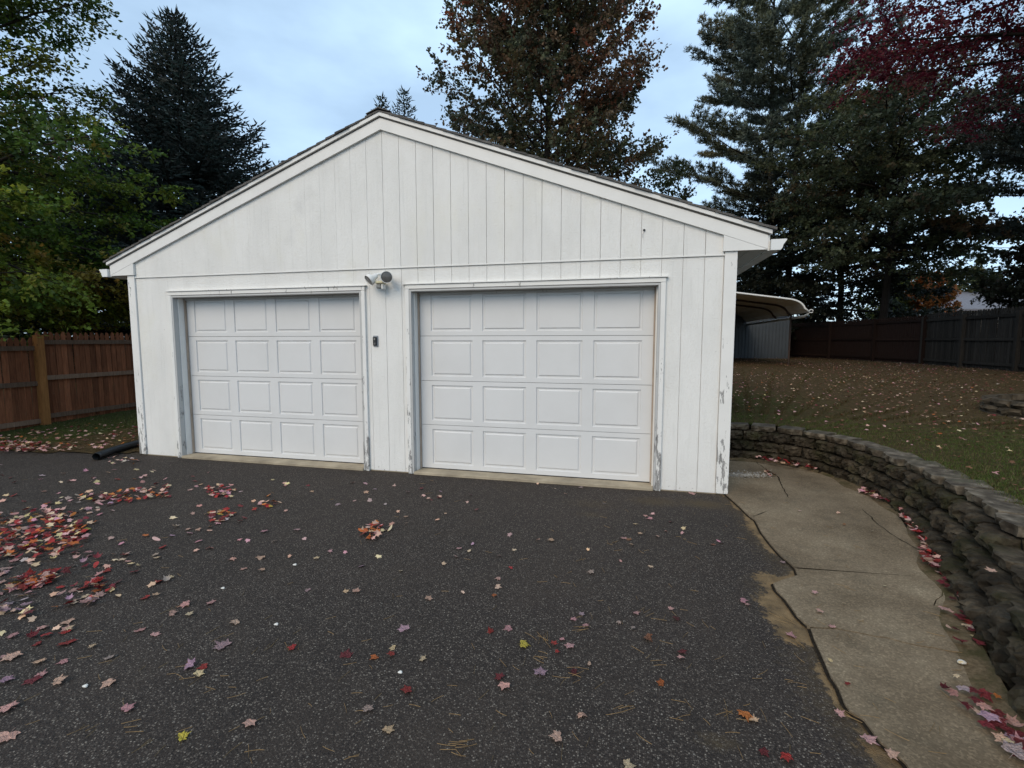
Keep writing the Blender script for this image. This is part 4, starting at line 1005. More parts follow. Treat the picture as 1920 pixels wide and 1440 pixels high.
x, y = at(1235, 24); TRI.append(broad_tree('low bushy green tree between the oak and the pine behind the roof', None, x, y, .3, 9.0, 1.5, 3.0, lambda h: math.sin(math.pi*min(1, h*.75+.25))**.5, [(.045, .055, .022), (.07, .06, .026)], [3, 1], 36, .14, 8, .1, (1.0, .2), 'darkbark', .14, 'tree', seed=43))
# right
x, y = att(1488, 300, 27.5); x2, y2 = att(1455, 300, 28)
TRI.append(pine('tall two-stemmed pine with layered plumes right of the garage roof', None, [(x, y, 27, .3, 0), (x2, y2, 24, -.5, .3)], .7, 26, 6.8, 6.6, 51, 100, ((.110, .120, .072), (.16, .142, .078), (.080, .098, .074)), tuft=.27, prof=lambda h: (1-h)**.35*(.65+.35*math.sin(min(1, h*3)*math.pi/2))))
D1_ = [(.070, .086, .042), (.095, .100, .044), (.055, .068, .042), (.16, .085, .045)]
x, y = at(1655, 21.5); TRI.append(broad_tree('dark green broad tree leaning over the back fence, right of the pine', None, x, y, .8, 11.3, 3.9, 5.2, lambda h: math.sin(math.pi*min(1, h*.78+.22))**.5, D1_, [4, 3, 4, 1], 80, .14, 11, .3, (.85, -.05), 'darkbark', .2, 'beech_tree', seed=61, sec=12, flat=.6))
x, y = at(1570, 25); TRI.append(broad_tree('dark shaded tree between the carport and the beech', None, x, y, .8, 9.5, 1.2, 4.4, lambda h: math.sin(math.pi*min(1, h*.75+.25))**.4, [(.020, .026, .015), (.03, .032, .018)], [1, 1], 54, .17, 11, .2, (.85, -.1), 'darkbark', .2, 'tree', seed=63))
x, y = at(1420, 30); TRI.append(spruce('shadowy conifer far behind the carport', 'conifers', x, y, .8, 11.5, 5.2, 130, 65, (.020, .027, .018), ln=.30, wd=.09))
x, y = at(1665, 27); TRI.append(broad_tree('bare-topped tall tree with a pale trunk behind the beech', None, x, y, .8, 17.5, 8.5, 2.6, lambda h: 1-h*.6, [(.055, .05, .028), (.10, .04, .03)], [1, 1], 26, .15, 4, .1, (1.0, .4), 'paleb', .2, 'tree', seed=67, sec=7))
RD = [(.15, .016, .028), (.090, .012, .026), (.20, .030, .036), (.26, .10, .065)]
x, y = at(2080, 9.3); TRI.append(broad_tree('deep crimson maple hanging into the upper right corner', None, x, y, .75, 12.8, 6.6, 5.0, lambda h: (.85+.15*h) if h < .6 else (1-h)/.4*.9+.1, RD, [4, 4, 3, .8], 116, .070, 16, .12, (.8, .12), 'darkbark', .2, 'maple_tree', seed=71, sec=13, flat=.6))
x, y = at(2150, 15.5); TRI.append(pine('dark pine reaching long drooping limbs in from the right edge', None, [(x, y, 12.5, 0, 0)], .8, 12, 3.6, 6.2, 73, 34, ((.040, .052, .044), (.055, .060, .044)), az_only=(2.2, 4.0)))
x, y = at(1960, 16.5); TRI.append(broad_tree('low dark tree with wine-tinged leaves behind the right end of the fence', None, x, y, .8, 3.9, 1.0, 1.6, lambda h: math.sin(math.pi*min(1, h*.7+.3))**.5, [(.036, .036, .022), (.060, .028, .024), (.03, .035, .02)], [3, 1.5, 3], 46, .12, 12, .2, (.9, 0), 'darkbark', .1, 'small_tree', seed=75, twl=.35))
TRI.append(broad_tree('broad green tree beyond the dark grey fence, outside the right edge', None, 17.5, 4.5, .6, 9.5, 1.2, 4.2, lambda h: math.sin(math.pi*min(1, h*.75+.22))**.5, D1_, [4, 3, 4, 1], 44, .20, 7, .2, (.9, .1), 'darkbark', .2, 'tree', seed=91, twl=.5))
TRI.append(spruce('tall dark spruce beyond the dark grey fence, outside the right edge', None, 19, 10.5, .6, 11, 3.8, 110, 92, (.03, .04, .03), ln=.32, wd=.10))
x, y = at(1682, 33); TRI.append(broad_tree('yellow-green autumn tree far beyond the fence', None, x, y, .5, 5.2, .5, 2.3, lambda h: math.sin(math.pi*min(1, h*.75+.25))**.5, [(.14, .15, .022), (.09, .11, .022)], [1, 1], 40, .17, 9, .1, (.9, .1), 'bark', .1, 'autumn_tree', seed=77, twl=.4))
x, y = at(1735, 31); TRI.append(broad_tree('small orange autumn tree far beyond the fence', None, x, y, .5, 5.0, .5, 1.5, lambda h: math.sin(math.pi*min(1, h*.75+.25))**.5, [(.28, .085, .022), (.22, .10, .03)], [1, 1], 30, .17, 8, .1, (1.0, .1), 'bark', .08, 'autumn_tree', seed=78, twl=.35))
x, y = at(1790, 40); TRI.append(broad_tree('pale green tree in the distance beside the grey roof', None, x, y, .5, 6.4, .5, 3.6, lambda h: math.sin(math.pi*min(1, h*.75+.25))**.5, [(.075, .085, .028), (.13, .10, .035)], [2, 1], 44, .22, 8, .1, (.9, .1), 'bark', .1, 'autumn_tree', seed=79, twl=.5))
print('tree triangles', sum(n for _, n in TRI))

# ------------------------------------------------------------------ fallen leaves
def maple(seed, curl=.25):
    r = random.Random(seed); pts = []
    ang = [90, 72, 60, 45, 32, 18, 2, -18, -38, -55, -80]           # one half: tip to stalk
    rad = [1, .62, .68, .54, .90, .62, .54, .66, .48, .42, .2]
    P = [(rad[i]*math.cos(math.radians(a))*r.uniform(.9, 1.1), rad[i]*math.sin(math.radians(a))*r.uniform(.92, 1.08)) for i, a in enumerate(ang)]
    Pl = [(-x*r.uniform(.9, 1.1), y*r.uniform(.92, 1.08)) for x, y in P[1:]]
    ring = P+Pl[::-1]; k1, k2, k3 = r.uniform(-curl, curl*1.6), r.uniform(-curl, curl*1.6), r.uniform(0, curl)
    z = lambda x, y: .5*(k1*x*x+k2*y*y)+k3*.25*abs(x)+.05*math.sin(3*x+seed)*math.cos(4*y)
    vs = [(0, -.05, .04)]+[(x*.5, y*.5, .5*z(x, y)*.5) for x, y in ring]+[(x, y, z(x, y)) for x, y in ring]
    n = len(ring); fs = []
    for i in range(n):
        j = (i+1) % n; fs.append((0, 1+i, 1+j)); fs += [(1+i, 1+n+i, 1+n+j), (1+i, 1+n+j, 1+j)]
    b = len(vs); vs += [(-.02, -.05, .03), (.02, -.05, .03), (.06*r.uniform(-2, 2), -.75, .03+r.uniform(0, .12))]; fs.append((b, b+1, b+2))
    return np.array(vs)*.5, fs
def oval(seed):
    r = random.Random(seed); n = 14; vs = [(0, 0, .02)]; k = r.uniform(-.5, 1.1)
    for i in range(n):
        a = 2*math.pi*i/n; x = .42*math.cos(a)*(1-.25*math.sin(a)); y = .9*math.sin(a); vs.append((x, y, .5*k*x*x+.12*y*y))
    return np.array(vs)*.5, [(0, 1+i, 1+(i+1) % n) for i in range(n)]
LF = [maple(i, .35) for i in range(6)]+[maple(i+20, .9) for i in range(3)]+[oval(3), oval(4)]
LFS = [(v[np.r_[0, 22:43]], [(0, 1+i, 1+(i+1) % 21) for i in range(21)]) for v, f_ in LF[:9]]
LM = []
for k, (v, f_) in enumerate(LF): LM.append(mesh('fallen_leaf', v, f_, MT['one_leaf'], True))
CK = {'pink': (.56, .31, .275), 'mauve': (.40, .28, .285), 'tan': (.64, .45, .29), 'dark red': (.10, .010, .014), 'red': (.30, .022, .018), 'orange': (.46, .13, .025), 'yellow': (.52, .38, .05), 'brown': (.19, .085, .045), 'crimson': (.17, .016, .022)}
ADJ = {'pink': 'pale pink', 'mauve': 'greyish mauve', 'tan': 'pale tan', 'dark red': 'dark wine-red', 'red': 'bright red', 'orange': 'orange', 'yellow': 'yellow', 'brown': 'brown', 'crimson': 'crimson'}
leaves = []    # (x, y, z, colour, size, region, explicit)
def put(u, v, c, s=None, reg='drive', z=0.004, exp=False, zf=None):
    p = gz(u, v, z); leaves.append([p[0], p[1], p[2], c, s or R.uniform(.045, .075), reg, exp])
EXPL = [(1047, 1385, 'tan', .07), (1012, 1265, 'mauve', .08), (946, 1287, 'pink', .075), (938, 1273, 'crimson', .06), (980, 1210, 'yellow', .08), (1053, 1198, 'pink', .045), (1069, 1210, 'pink', .07), (1038, 1210, 'red', .05), (1043, 1225, 'red', .04),
 (955, 1178, 'pink', .065), (921, 1185, 'red', .05), (1097, 1175, 'pink', .055), (1075, 1162, 'pink', .05), (1090, 1155, 'mauve', .045), (1192, 1149, 'pink', .055), (1213, 1197, 'brown', .075), (1277, 1222, 'dark red', .06), (1278, 1236, 'pink', .05), (1241, 1282, 'orange', .055),
 (1267, 1160, 'dark red', .06), (1256, 1144, 'pink', .045), (1092, 1343, 'tan', .06), (1110, 1074, 'mauve', .065), (1220, 1062, 'tan', .05), (1170, 1010, 'pink', .07), (1180, 1012, 'brown', .06), (1035, 1014, 'tan', .075), (932, 1101, 'tan', .065), (936, 1085, 'pink', .055), (926, 1118, 'orange', .05),
 (957, 1066, 'red', .04), (869, 1112, 'tan', .04), (861, 1028, 'pink', .06), (831, 1059, 'tan', .045), (803, 1125, 'pink', .06), (1220, 973, 'pink', .085), (1210, 968, 'pink', .05), (1105, 1245, 'tan', .035), (1078, 1261, 'dark red', .055), (1176, 1437, 'tan', .07), (1395, 1340, 'orange', .075), (1413, 1351, 'tan', .05), (1431, 1408, 'dark red', .05), (1474, 1421, 'red', .055), (1162, 1168, 'mauve', .04), (1187, 1179, 'mauve', .04),
 (1093, 1000, 'tan', .03), (1164, 1053, 'pink', .03), (965, 1034, 'tan', .05), (1009, 1013, 'tan', .04), (1248, 997, 'pink', .04), (1278, 1001, 'pink', .045), (1338, 1022, 'brown', .06), (892, 957, 'dark red', .06), (836, 964, 'tan', .04), (820, 975, 'tan', .05), (1060, 926, 'pink', .05), (1088, 914, 'mauve', .07), (1008, 909, 'tan', .04), (1041, 917, 'tan', .04), (824, 933, 'crimson', .07), (826, 932, 'pink', .06), (1297, 926, 'pink', .09), (1257, 979, 'dark red', .05),
 (766, 1294, 'red', .08), (758, 1180, 'mauve', .085), (690, 1333, 'mauve', .06), (726, 1370, 'tan', .065), (648, 1230, 'crimson', .085), (704, 1233, 'orange', .06), (738, 1215, 'tan', .055), (736, 1229, 'red', .055), (791, 1236, 'tan', .055), (550, 1217, 'red', .055), (470, 1357, 'pink', .07), (340, 1383, 'yellow', .065), (237, 1330, 'pink', .075), (420, 1212, 'mauve', .11), (358, 1249, 'mauve', .085), (384, 1250, 'red', .06), (371, 1267, 'tan', .06), (207, 1279, 'pink', .08), (107, 1281, 'pink', .08), (60, 1275, 'crimson', .085), (75, 1267, 'pink', .06), (18, 1330, 'pink', .09), (15, 1380, 'pink', .10), (8, 1278, 'mauve', .08),
 (443, 1168, 'tan', .07), (398, 1130, 'pink', .08), (350, 1134, 'pink', .08), (322, 1152, 'pink', .07), (354, 1155, 'tan', .06), (274, 1121, 'red', .07), (292, 1118, 'tan', .05), (182, 1107, 'orange', .07), (262, 1183, 'pink', .07), (290, 1191, 'pink', .06), (205, 1234, 'mauve', .06), (122, 1240, 'pink', .06), (125, 1205, 'red', .1), (60, 1195, 'crimson', .08), (75, 1243, 'tan', .07), (22, 1232, 'pink', .10), (175, 1214, 'tan', .05), (668, 1111, 'pink', .07), (648, 1110, 'tan', .05), (578, 1107, 'mauve', .05), (320, 1082, 'tan', .07), (436, 1048, 'pink', .07), (490, 1046, 'tan', .08), (618, 1036, 'pink', .05), (593, 1049, 'tan', .055), (570, 1011, 'pink', .05), (556, 995, 'mauve', .08), (497, 998, 'pink', .07), (448, 1013, 'pink', .05), (465, 1014, 'pink', .05), (351, 993, 'pink', .06), (371, 994, 'tan', .06), (393, 1028, 'pink', .07), (494, 1070, 'pink', .06), (458, 1067, 'pink', .06), (752, 1072, 'tan', .04), (760, 969, 'pink', .06), (762, 982, 'tan', .05), (704, 918, 'mauve', .06), (665, 940, 'pink', .05), (632, 946, 'mauve', .07), (535, 911, 'pink', .06), (538, 868, 'pink', .05),
 (1483, 1193, 'pink', .07), (1392, 1128, 'pink', .06), (1399, 1133, 'pink', .04), (1573, 1339, 'pink', .05), (1626, 1390, 'pink', .075), (1668, 1414, 'pink', .065), (1467, 1057, 'mauve', .05), (1529, 1114, 'pink', .05), (1538, 1148, 'pink', .055), (1561, 1176, 'pink', .045), (1556, 1241, 'tan', .035), (1590, 1283, 'red', .035), (1582, 1133, 'tan', .03), (1658, 1100, 'tan', .03), (1634, 997, 'tan', .035), (1582, 984, 'brown', .04), (1572, 963, 'tan', .045), (1500, 959, 'tan', .04), (1796, 1269, 'tan', .05), (1768, 1291, 'dark red', .06), (1790, 1300, 'pink', .06), (1812, 1322, 'crimson', .08), (1855, 1345, 'mauve', .085), (1865, 1352, 'crimson', .09), (1848, 1356, 'crimson', .08), (1890, 1395, 'tan', .05), (1902, 1415, 'mauve', .10), (1915, 1400, 'crimson', .1), (1870, 1305, 'orange', .035), (1801, 1244, 'tan', .03),
 (1762, 1074, 'pink', .06), (1775, 1100, 'crimson', .07), (1790, 1105, 'pink', .08), (1785, 1092, 'tan', .05), (1787, 1123, 'dark red', .06), (1812, 1133, 'red', .06), (1768, 1140, 'pink', .055), (1778, 1148, 'pink', .06), (1797, 1157, 'crimson', .08), (1812, 1172, 'tan', .065), (1778, 1176, 'tan', .045), (1793, 1180, 'dark red', .05), (1828, 1194, 'tan', .06), (1800, 1203, 'crimson', .08)]
for u, v, c, s in EXPL:
    reg = 'walk' if (u > 1500 or v < 960 and u > 1490) and u > 1480 else 'drive'
    put(u, v, c, s, reg, (.045 if u > 1740 else .022) if reg == 'walk' else .004, True)
def scatter(n, poly, cols, wts, reg, s=(.05, .08), z=.004, pile=0.0):
    us = [p[0] for p in poly]; vs_ = [p[1] for p in poly]; k = 0; tries = 0
    pu = np.array([[p[0], p[1]] for p in poly], float)
    while k < n and tries < n*60:
        tries += 1; u = R.uniform(min(us), max(us)); v = R.uniform(min(vs_), max(vs_))
        if not inpoly(np.array([u]), np.array([v]), poly)[0]: continue
        c = R.choices(cols, wts)[0]; put(u, v, c, R.uniform(*s), reg, z+R.random()*pile); k += 1
AUT = ['orange', 'red', 'tan', 'pink', 'crimson', 'yellow']; AW = [3, 4, 2.4, 3, 4, .3]
PK = ['pink', 'mauve', 'tan', 'crimson', 'red', 'orange']; PW = [5, 2, 3, 1, 1, .6]
scatter(130, [(-10, 965), (90, 955), (180, 975), (160, 1015), (60, 1030), (-10, 1050)], AUT, AW, 'drift', pile=.03)
scatter(150, [(-10, 965), (60, 950), (170, 985), (150, 1030), (60, 1045), (-10, 1055)], AUT, AW, 'drift', pile=.03)
scatter(90, [(150, 925), (200, 922), (320, 908), (326, 930), (240, 940), (150, 940)], AUT, AW, 'drift', pile=.02)
scatter(45, [(60, 945), (150, 925), (230, 935), (150, 975), (60, 970)], PK, PW, 'drift', pile=.01)
scatter(36, [(384, 918), (410, 904), (440, 920), (438, 932), (386, 932)], AUT, AW, 'drift', pile=.02)
scatter(34, [(386, 962), (430, 955), (445, 968), (400, 980)], AUT, [6, 2, 4, 1, 2, 1], 'drift', pile=.02)
scatter(16, [(450, 950), (490, 940), (528, 938), (524, 950), (470, 956)], AUT, AW, 'drift', pile=.01)
scatter(34, [(668, 998), (700, 980), (738, 984), (725, 1002), (690, 1014)], ['orange', 'tan', 'pink', 'red'], [4, 3, 4, 1], 'drift', s=(.05, .08), pile=.03)
scatter(60, [(20, 1085), (110, 1065), (135, 1075), (60, 1105), (20, 1105)], AUT, AW, 'drift', pile=.015)
scatter(26, [(0, 1130), (140, 1110), (240, 1095), (220, 1120), (90, 1150), (0, 1170)], PK, PW, 'drift', pile=.01)
scatter(14, [(160, 1090), (200, 1085), (190, 1105), (160, 1108)], AUT, AW, 'drift', pile=.01)
scatter(90, [(0, 880), (260, 885), (560, 930), (560, 1000), (240, 1060), (0, 1150)], PK, PW, 'drive')
scatter(60, [(0, 1040), (300, 1020), (330, 1090), (150, 1180), (0, 1260)], PK, [4, 3, 3, 1, 1, .3], 'drive')
scatter(45, [(0, 862), (200, 875), (700, 905), (900, 930), (700, 950), (400, 920), (0, 905)], PK, PW, 'drive')
scatter(26, [(500, 920), (1350, 940), (1380, 1040), (500, 1080)], PK, PW, 'drive', s=(.035, .06))
scatter(22, [(200, 850), (262, 862), (262, 872), (205, 870)], ['pink', 'tan', 'orange', 'mauve'], [3, 2, 1, 1], 'drive', s=(.04, .07))
put(252, 862, 'orange', .16, 'drive', .03, True)
scatter(150, [(1410, 858), (1440, 849), (1500, 848), (1545, 868), (1530, 880), (1480, 872), (1430, 862)], ['pink', 'crimson', 'red', 'tan'], [5, 3, 1.5, 1], 'walk', z=.035, pile=.05)
scatter(44, [(1618, 912), (1650, 918), (1668, 938), (1640, 935), (1612, 922)], ['pink', 'crimson', 'dark red', 'tan'], [4, 3, 1, 1], 'walk', z=.04, pile=.03)
scatter(14, [(1535, 868), (1590, 880), (1640, 910), (1600, 905)], ['pink', 'tan', 'dark red'], [3, 1, 1], 'walk', z=.02)
scatter(60, [(1675, 945), (1700, 955), (1740, 1000), (1755, 1020), (1735, 1025), (1705, 985)], ['pink', 'red', 'crimson', 'tan', 'orange'], [5, 3, 2, 1, .6], 'walk', z=.05, pile=.03)
scatter(60, [(1728, 1020), (1760, 1040), (1778, 1065), (1745, 1062), (1728, 1040)], ['pink', 'red', 'crimson', 'mauve'], [4, 3, 2, 1], 'walk', z=.05, pile=.03)
scatter(26, [(1745, 1062), (1778, 1065), (1830, 1150), (1860, 1210), (1830, 1210), (1790, 1130)], ['pink', 'red', 'crimson', 'tan'], [4, 2, 3, 1], 'walk', z=.045)
scatter(22, [(1800, 1290), (1840, 1300), (1918, 1380), (1918, 1430), (1860, 1370)], ['pink', 'mauve', 'crimson', 'tan'], [3, 1, 4, 1], 'walk', z=.04)
scatter(10, [(1430, 876), (1455, 890), (1440, 892)], ['pink', 'brown'], [1, 1], 'walk', z=.02)
# left strip of lawn
scatter(300, [(0, 818), (100, 800), (262, 772), (262, 838), (150, 846), (0, 842)], ['pink', 'brown', 'tan', 'crimson', 'orange'], [5, 5, 3, 2, 1], 'leftlawn', z=.06)
scatter(170, [(0, 826), (95, 830), (90, 846), (0, 848)], ['pink', 'red', 'crimson', 'tan'], [5, 2, 2, 1], 'leftlawn', z=.03, pile=.03)
# upper lawn
def lawn_leaf(n, xr, yr, cols, wts):
    k = 0
    while k < n:
        x, y = R.uniform(*xr), R.uniform(*yr)
        u, v, D = view((x, y, .6))
        if D < 1 or not (1350 < u < 1990): k += .2; continue
        d = np.hypot(SP[:, 0]-x, SP[:, 1]-y); i = d.argmin()
        if d[i] < .30+OFF[i] or (np.array([x, y])-SP[i])@NO[i] < 0 or y < 1.8 and x < 4.8: continue
        if math.hypot(x-pc[0], y-pc[1]) < PR+.12: continue
        leaves.append([x, y, float(lawn_z(d[i], x, y))+.035, R.choices(cols, wts)[0], R.uniform(.030, .062), 'lawn', False]); k += 1
lawn_leaf(1500, (3.9, 9.5), (-3, 9), ['pink', 'tan', 'brown', 'crimson', 'orange'], [3.5, 3, 14, 1.5, 1])
lawn_leaf(2100, (3.9, 13), (3, 22), ['pink', 'tan', 'brown', 'crimson', 'mauve'], [2.5, 2, 9, 2, .5])
lawn_leaf(1500, (8, 13), (5, 15), ['pink', 'crimson', 'brown', 'dark red', 'mauve'], [1, 3, 9, 2, .5])
# leaves on the lower step of the wall
for u, v, c, s in [(1846, 997, 'tan', .06), (1862, 1006, 'pink', .06), (1905, 1000, 'dark red', .09), (1910, 985, 'brown', .08), (1860, 1073, 'tan', .06)]:
    p = gz(u, v, .355); leaves.append([p[0], p[1], .352, c, s, 'wallstep', True])
for l in leaves:
    u, v, D = view(l[:3]); l.append(l[4]/max(D, .1)*(1.6 if l[6] else 1)*(1 if -40 < u < 1960 and -40 < v < 1480 else 0))
leaves.sort(key=lambda l: -l[7])
sing = leaves[:290]; rest = leaves[290:]
def where(l):
    x, y, z, c, s, reg, exp, _ = l; u, v, D = view((x, y, z))
    if reg == 'wallstep': return 'on the low wall step'
    if reg == 'lawn': return 'on the lawn by the retaining wall' if D < 8 else 'on the far upper lawn'
    if reg == 'leftlawn': return 'on the grass strip below the red-brown fence'
    if reg == 'walk':
        if v > 1220: return 'on the near walkway end'
        if y > .3: return 'piled at the wall corner'
        return 'at the retaining wall foot' if u > 1600 and abs(np.hypot(SP[:, 0]-x, SP[:, 1]-y).min()) < .45 else 'on the middle of the walkway'
    if reg == 'drift': return 'in the leaf drift at the left' if u < 350 else ('in the heaps before the left door' if u < 560 else 'in the orange heap before the pier')
    if v > 1290: return 'at the near driveway edge' + (' on the left' if u < 640 else (' in the middle' if u < 1250 else ' on the right'))
    if v > 1130: return 'on the near driveway' + (' at the far left' if u < 230 else ' left of centre' if u < 620 else ' near its centre' if u < 1130 else ' right of centre')
    return 'on the driveway' + (' at the left' if u < 300 else ' before the left door' if u < 720 else ' before the right door')
labs = {}
for l in sing: labs.setdefault((ADJ[l[3]], where(l)), []).append(l)
ORD = ['leftmost', 'second from the left', 'third from the left', 'fourth from the left', 'fourth from the right', 'third from the right', 'second from the right', 'rightmost']
NUM = ['two', 'three', 'four', 'five', 'six', 'seven', 'eight']
def ordn(i, n): return ORD[i] if i < (n+1)//2 else ORD[8-(n-i)]
# a crowded place is split into rows by distance
rows = {}
for (cn, wh), ls in labs.items():
    if len(ls) <= 8 or 'drift' in wh or 'heap' in wh or 'pile' in wh: rows[cn, '', wh] = ls; continue
    ls.sort(key=lambda l: view(l[:3])[1]); k = -(-len(ls)//8); names = ['farther', 'nearer'] if k == 2 else ['farthest', 'middle', 'nearest'] if k == 3 else ['farthest', 'farther', 'nearer', 'nearest']
    k = min(k, 4); m = -(-len(ls)//k)
    for j in range(k): rows[cn, names[j]+' ', wh] = ls[j*m:(j+1)*m]
labs = rows
for (cn, rw, wh), ls in labs.items():
    ls.sort(key=lambda l: view(l[:3])[0])
    for i, l in enumerate(ls):
        x, y, z, c, s, reg, exp, _ = l; k = R.choices(range(11), [5, 5, 5, 5, 5, 5, 2, 2, 2]+([1.2, 1.2] if s < .055 else [0, 0]))[0]
        if c == 'tan' and s < .05: k = 9+R.randrange(2)
        o = bpy.data.objects.new('fallen_leaf', LM[k]); COL.objects.link(o)
        sc = s*1.12; o.scale = (sc, sc*R.uniform(.85, 1.1), sc); flip = R.random() < .4
        til = .55 if reg == 'drift' else .16
        o.rotation_euler = ((math.pi if flip else 0)+R.uniform(-til, til), R.uniform(-til, til), R.uniform(0, 6.28)); o.location = (x, y, z+(.012 if flip else .003)+(.006 if reg == 'drift' else 0))
        b = CK[c]; q = R.uniform(.75, 1.2); o.color = (b[0]*q, b[1]*q*R.uniform(.85, 1.15), b[2]*q*R.uniform(.85, 1.15), 1)
        kindw = 'leaf' if k > 8 else 'maple leaf'
        n = len(ls)
        if n == 1: lab = f'{rw}{cn} {kindw} {wh}'
        elif n <= 8: lab = f'{ordn(i, n)} of the {NUM[n-2]} {rw}{cn} leaves {wh}'
        else: lab = f'{rw}{cn} fallen leaf {wh}'
        wd_ = len(lab.split())
        tag(o, ' '.join(lab.split()[:16]), 'leaf', f'{rw}{cn} leaves {wh}' if n > 1 else None)
# the rest as masses
def mass(name, ls, label, tilt):
    if not ls: return
    VV = []; FF = []; CC = []; b = 0
    for l in ls:
        v, f_ = (LFS+LF[9:])[R.choices(range(11), [5, 5, 5, 5, 5, 5, 2, 2, 2, 1, 1])[0]] if l[5] in ('lawn', 'leftlawn') else LF[R.choices(range(11), [5, 5, 5, 5, 5, 5, 2, 2, 2, 1, 1])[0]]; s = l[4]*1.12
        m_ = np.array((Matrix.Rotation(R.uniform(0, 6.28), 3, 'Z') @ Matrix.Rotation(R.uniform(-tilt, tilt), 3, 'X') @ Matrix.Rotation(R.uniform(-tilt, tilt)+(math.pi if R.random() < .4 else 0), 3, 'Y')))
        VV.append((v*s)@m_.T+np.array([l[0], l[1], l[2]+.008])); FF += [tuple(b+q for q in t_) for t_ in f_]; b += len(v)
        c = np.array(CK[l[3]])*R.uniform(.65, 1.2)*np.array([1, R.uniform(.8, 1.2), R.uniform(.8, 1.2)]); CC.append(np.tile(c, (len(v), 1)))
    o = link(name, npmesh(name, np.concatenate(VV), FF, np.concatenate(CC), MT['ground_leaf'], True), None, 'stuff'); tag(o, label, 'leaves')
mass('leaf_litter', [l for l in rest if l[5] in ('drive', 'drift')], 'small red, orange and pink leaves strewn and drifted over the driveway', .45)
mass('leaf_litter', [l for l in rest if l[5] == 'walk'], 'pink and crimson leaves heaped along the foot of the retaining wall', .5)
mass('leaf_litter', [l for l in rest if l[5] == 'leftlawn'], 'pink and brown leaves over the grass strip by the red-brown fence', .4)
mass('leaf_litter', [l for l in rest if l[5] in ('lawn', 'wallstep')], 'pale and brown leaves scattered thickly over the upper lawn', .4)

# ------------------------------------------------------------------ grass, needles and pebbles
def blades(name, pts, hgt, wd, cols, wts, label):
    P = np.array(pts); n = len(P); a = NR.uniform(0, 6.28, n); d = np.stack([np.cos(a), np.sin(a), a*0], 1); ln = NR.normal(0, .5, (n, 3)); ln[:, 2] = 0
    h = hgt*NR.uniform(.5, 1.3, n); tip = P+np.stack([h*0, h*0, h], 1)+ln*h[:, None]*.9
    V = np.stack([P-d*wd/2, P+d*wd/2, tip], 1).reshape(-1, 3); F = np.arange(3*n).reshape(-1, 3)
    c = pal(cols, wts, n)*NR.uniform(.6, 1.4, (n, 1)); o = link(name, npmesh(name, V, F, np.repeat(c, 3, 0), MT['leafstuff']), None, 'stuff'); tag(o, label, 'grass')
pts = []
NR = np.random.default_rng(5)
tot = 0
for it in range(12):
    n = 30000; i = NR.integers(0, ns, n); d = .17+NR.random(n)**1.7*8.5; p = SP[i]+NO[i]*(d+OFF[i]+.06)[:, None]+NR.normal(0, .03, (n, 2))
    g = .5+.5*np.sin(p[:, 0]*.9+1)*np.cos(p[:, 1]*.8)+.25*np.sin(p[:, 0]*3.1)*np.sin(p[:, 1]*2.7)-.45*np.clip((d-3.0)/2.5, 0, 1)
    k = (NR.random(n) < np.clip(g, .12, 1)) & (np.hypot(p[:, 0]-pc[0], p[:, 1]-pc[1]) > PR+.1)
    k &= ~((p[:, 0] < 3.9))
    z = lawn_z(d, p[:, 0], p[:, 1])-.005; q = np.stack([p[:, 0], p[:, 1], z], 1)[k]
    q = q[(q@np.array([0, 0, 0])+1) > 0]; dv = q-_C; zz = dv@_F; uu = 960+FPX*(dv@_R)/np.maximum(zz, .01); q = q[(zz > 1) & (uu > 1340) & (uu < 2150)]
    pts.append(q)
pts = np.concatenate(pts)
near = np.hypot(pts[:, 0]-CX, pts[:, 1]-CY) < 8
blades('grass', pts[near], .032, .006, [(.068, .105, .018), (.10, .135, .026), (.16, .12, .055), (.050, .060, .016)], [5, 3, 3, 2], 'short patchy green grass on the upper lawn above the retaining wall')
blades('grass', pts[~near], .05, .011, [(.070, .078, .022), (.115, .088, .036), (.095, .060, .028)], [2, 3, 3], 'thin brownish grass on the far part of the upper lawn')
n = 26000; P = np.stack([NR.uniform(-10, -3.85, n), NR.uniform(-1, 7, n)], 1); k = P[:, 1] > yb(P[:, 0])+.05+NR.random(n)*.3; k &= NR.random(n) < np.clip(.35+.5*(P[:, 1] > 1.0), 0, 1); P = P[k]
blades('grass', np.stack([P[:, 0], P[:, 1], leftz(P[:, 0], P[:, 1])], 1), .045, .008, [(.065, .078, .020), (.09, .10, .028), (.12, .09, .045)], [4, 2, 3], 'thin grass strip between the driveway and the red-brown fence')
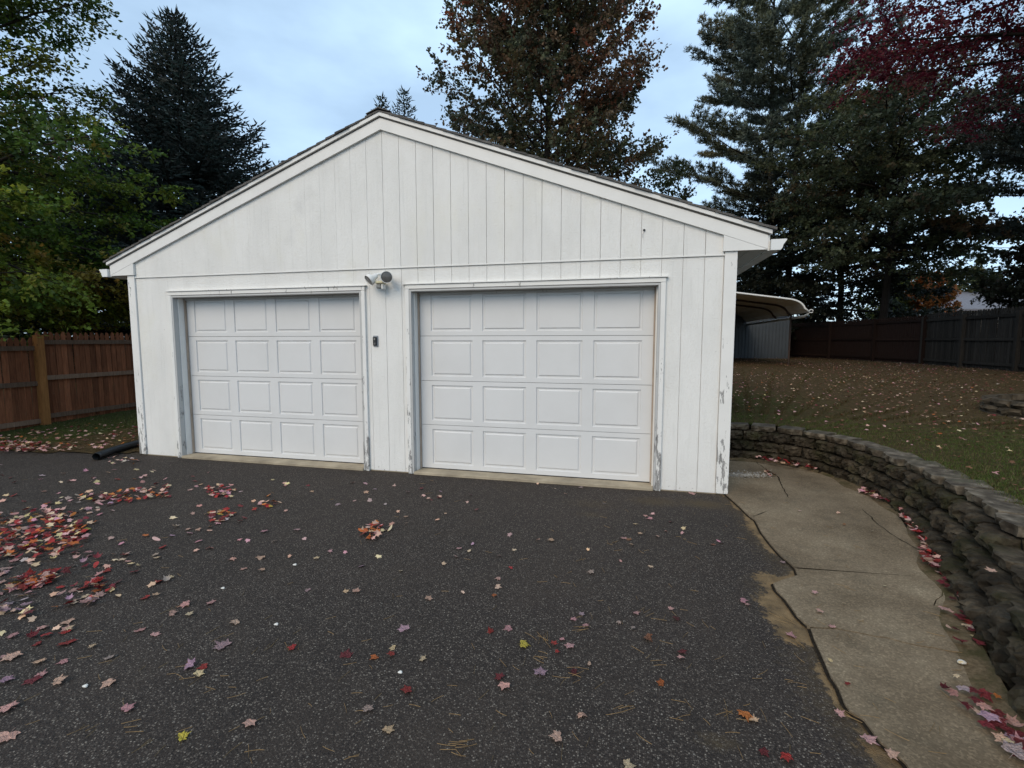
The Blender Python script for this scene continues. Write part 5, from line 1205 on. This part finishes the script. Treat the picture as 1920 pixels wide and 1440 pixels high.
# pine needles and twigs
bmv = []; bmf = []
def needle(p, a, L_, w_=.0012, z=.006):
    n = 4; ds = R.uniform(-.5, .5); pts_ = []; x, y = p
    for i in range(n+1): pts_.append((x, y)); x += math.cos(a)*L_/n; y += math.sin(a)*L_/n; a += ds/n
    for (x0, y0), (x1, y1) in zip(pts_[:-1], pts_[1:]):
        dx, dy = x1-x0, y1-y0; l = math.hypot(dx, dy); nx_, ny_ = -dy/l*w_, dx/l*w_; b = len(bmv)
        bmv.extend([(x0-nx_, y0-ny_, z), (x1-nx_, y1-ny_, z), (x1, y1, z+.002), (x0, y0, z+.002), (x1+nx_, y1+ny_, z), (x0+nx_, y0+ny_, z)]); bmf.extend([(b, b+1, b+2, b+3), (b+3, b+2, b+4, b+5)])
for (u, v, m) in [(490, 1222, 8), (790, 1270, 0), (840, 1400, 14), (1155, 1335, 10), (1355, 1345, 7), (1205, 1155, 10), (1015, 1205, 14), (1060, 1265, 8), (1075, 1180, 7), (330, 1222, 5), (540, 1215, 7), (240, 1365, 6), (1150, 1020, 8), (1095, 1055, 5), (1030, 1240, 5), (1080, 1100, 4), (1225, 1250, 6), (1500, 1215, 10), (1600, 1350, 10), (1480, 1170, 8)]:
    p = gz(u, v); a0 = R.uniform(0, 3.1)
    for i in range((m+1)//2): needle((p[0]+R.gauss(0, .025), p[1]+R.gauss(0, .02)), a0+R.gauss(0, .35), R.uniform(.05, .09), .0009)
for i in range(300):
    u, v = R.uniform(0, 1900), R.uniform(900, 1440); p = gz(u, v)
    z = .026 if p[0] > 3.75 else .007
    if p[0] < 4.7: needle((p[0], p[1]), R.uniform(0, 3.1), R.uniform(.03, .08), .0008, z)
tag(link('pine_needles', mesh('pine_needles', bmv, bmf, MT['straw']), None, 'stuff'), 'dry tan pine needles strewn over driveway and walkway', 'pine needles')
for u, v, r in [(553, 1060, .011), (418, 1104, .010), (518, 1172, .010), (160, 1288, .010), (750, 1262, .009), (1803, 1244, .014)]:
    p = gz(u, v, .02 if u > 1600 else 0); bm = bmesh.new(); bmesh.ops.create_icosphere(bm, subdivisions=2, radius=r)
    for q in bm.verts: q.co = Vector((q.co.x*1.3, q.co.y, q.co.z*.6))*(1+.2*math.sin(q.co.x*300+q.co.y*200)) + Vector((p[0], p[1], p[2]+r*.5))
    lb = {553: 'white pebble on the driveway before the left garage door, farthest of the white pebbles', 418: 'white pebble on the driveway left of centre, above the mauve leaf', 518: 'white pebble chip right of the needle tuft left of driveway centre', 160: 'white pebble among the pink leaves at the near left', 750: 'white pebble on the driveway just above the bright red leaf', 1803: 'white pebble on the near walkway beside the wall'}[u]
    tag(obj('pebble', bm, MT['ceramic'], None, True), lb, 'pebble')
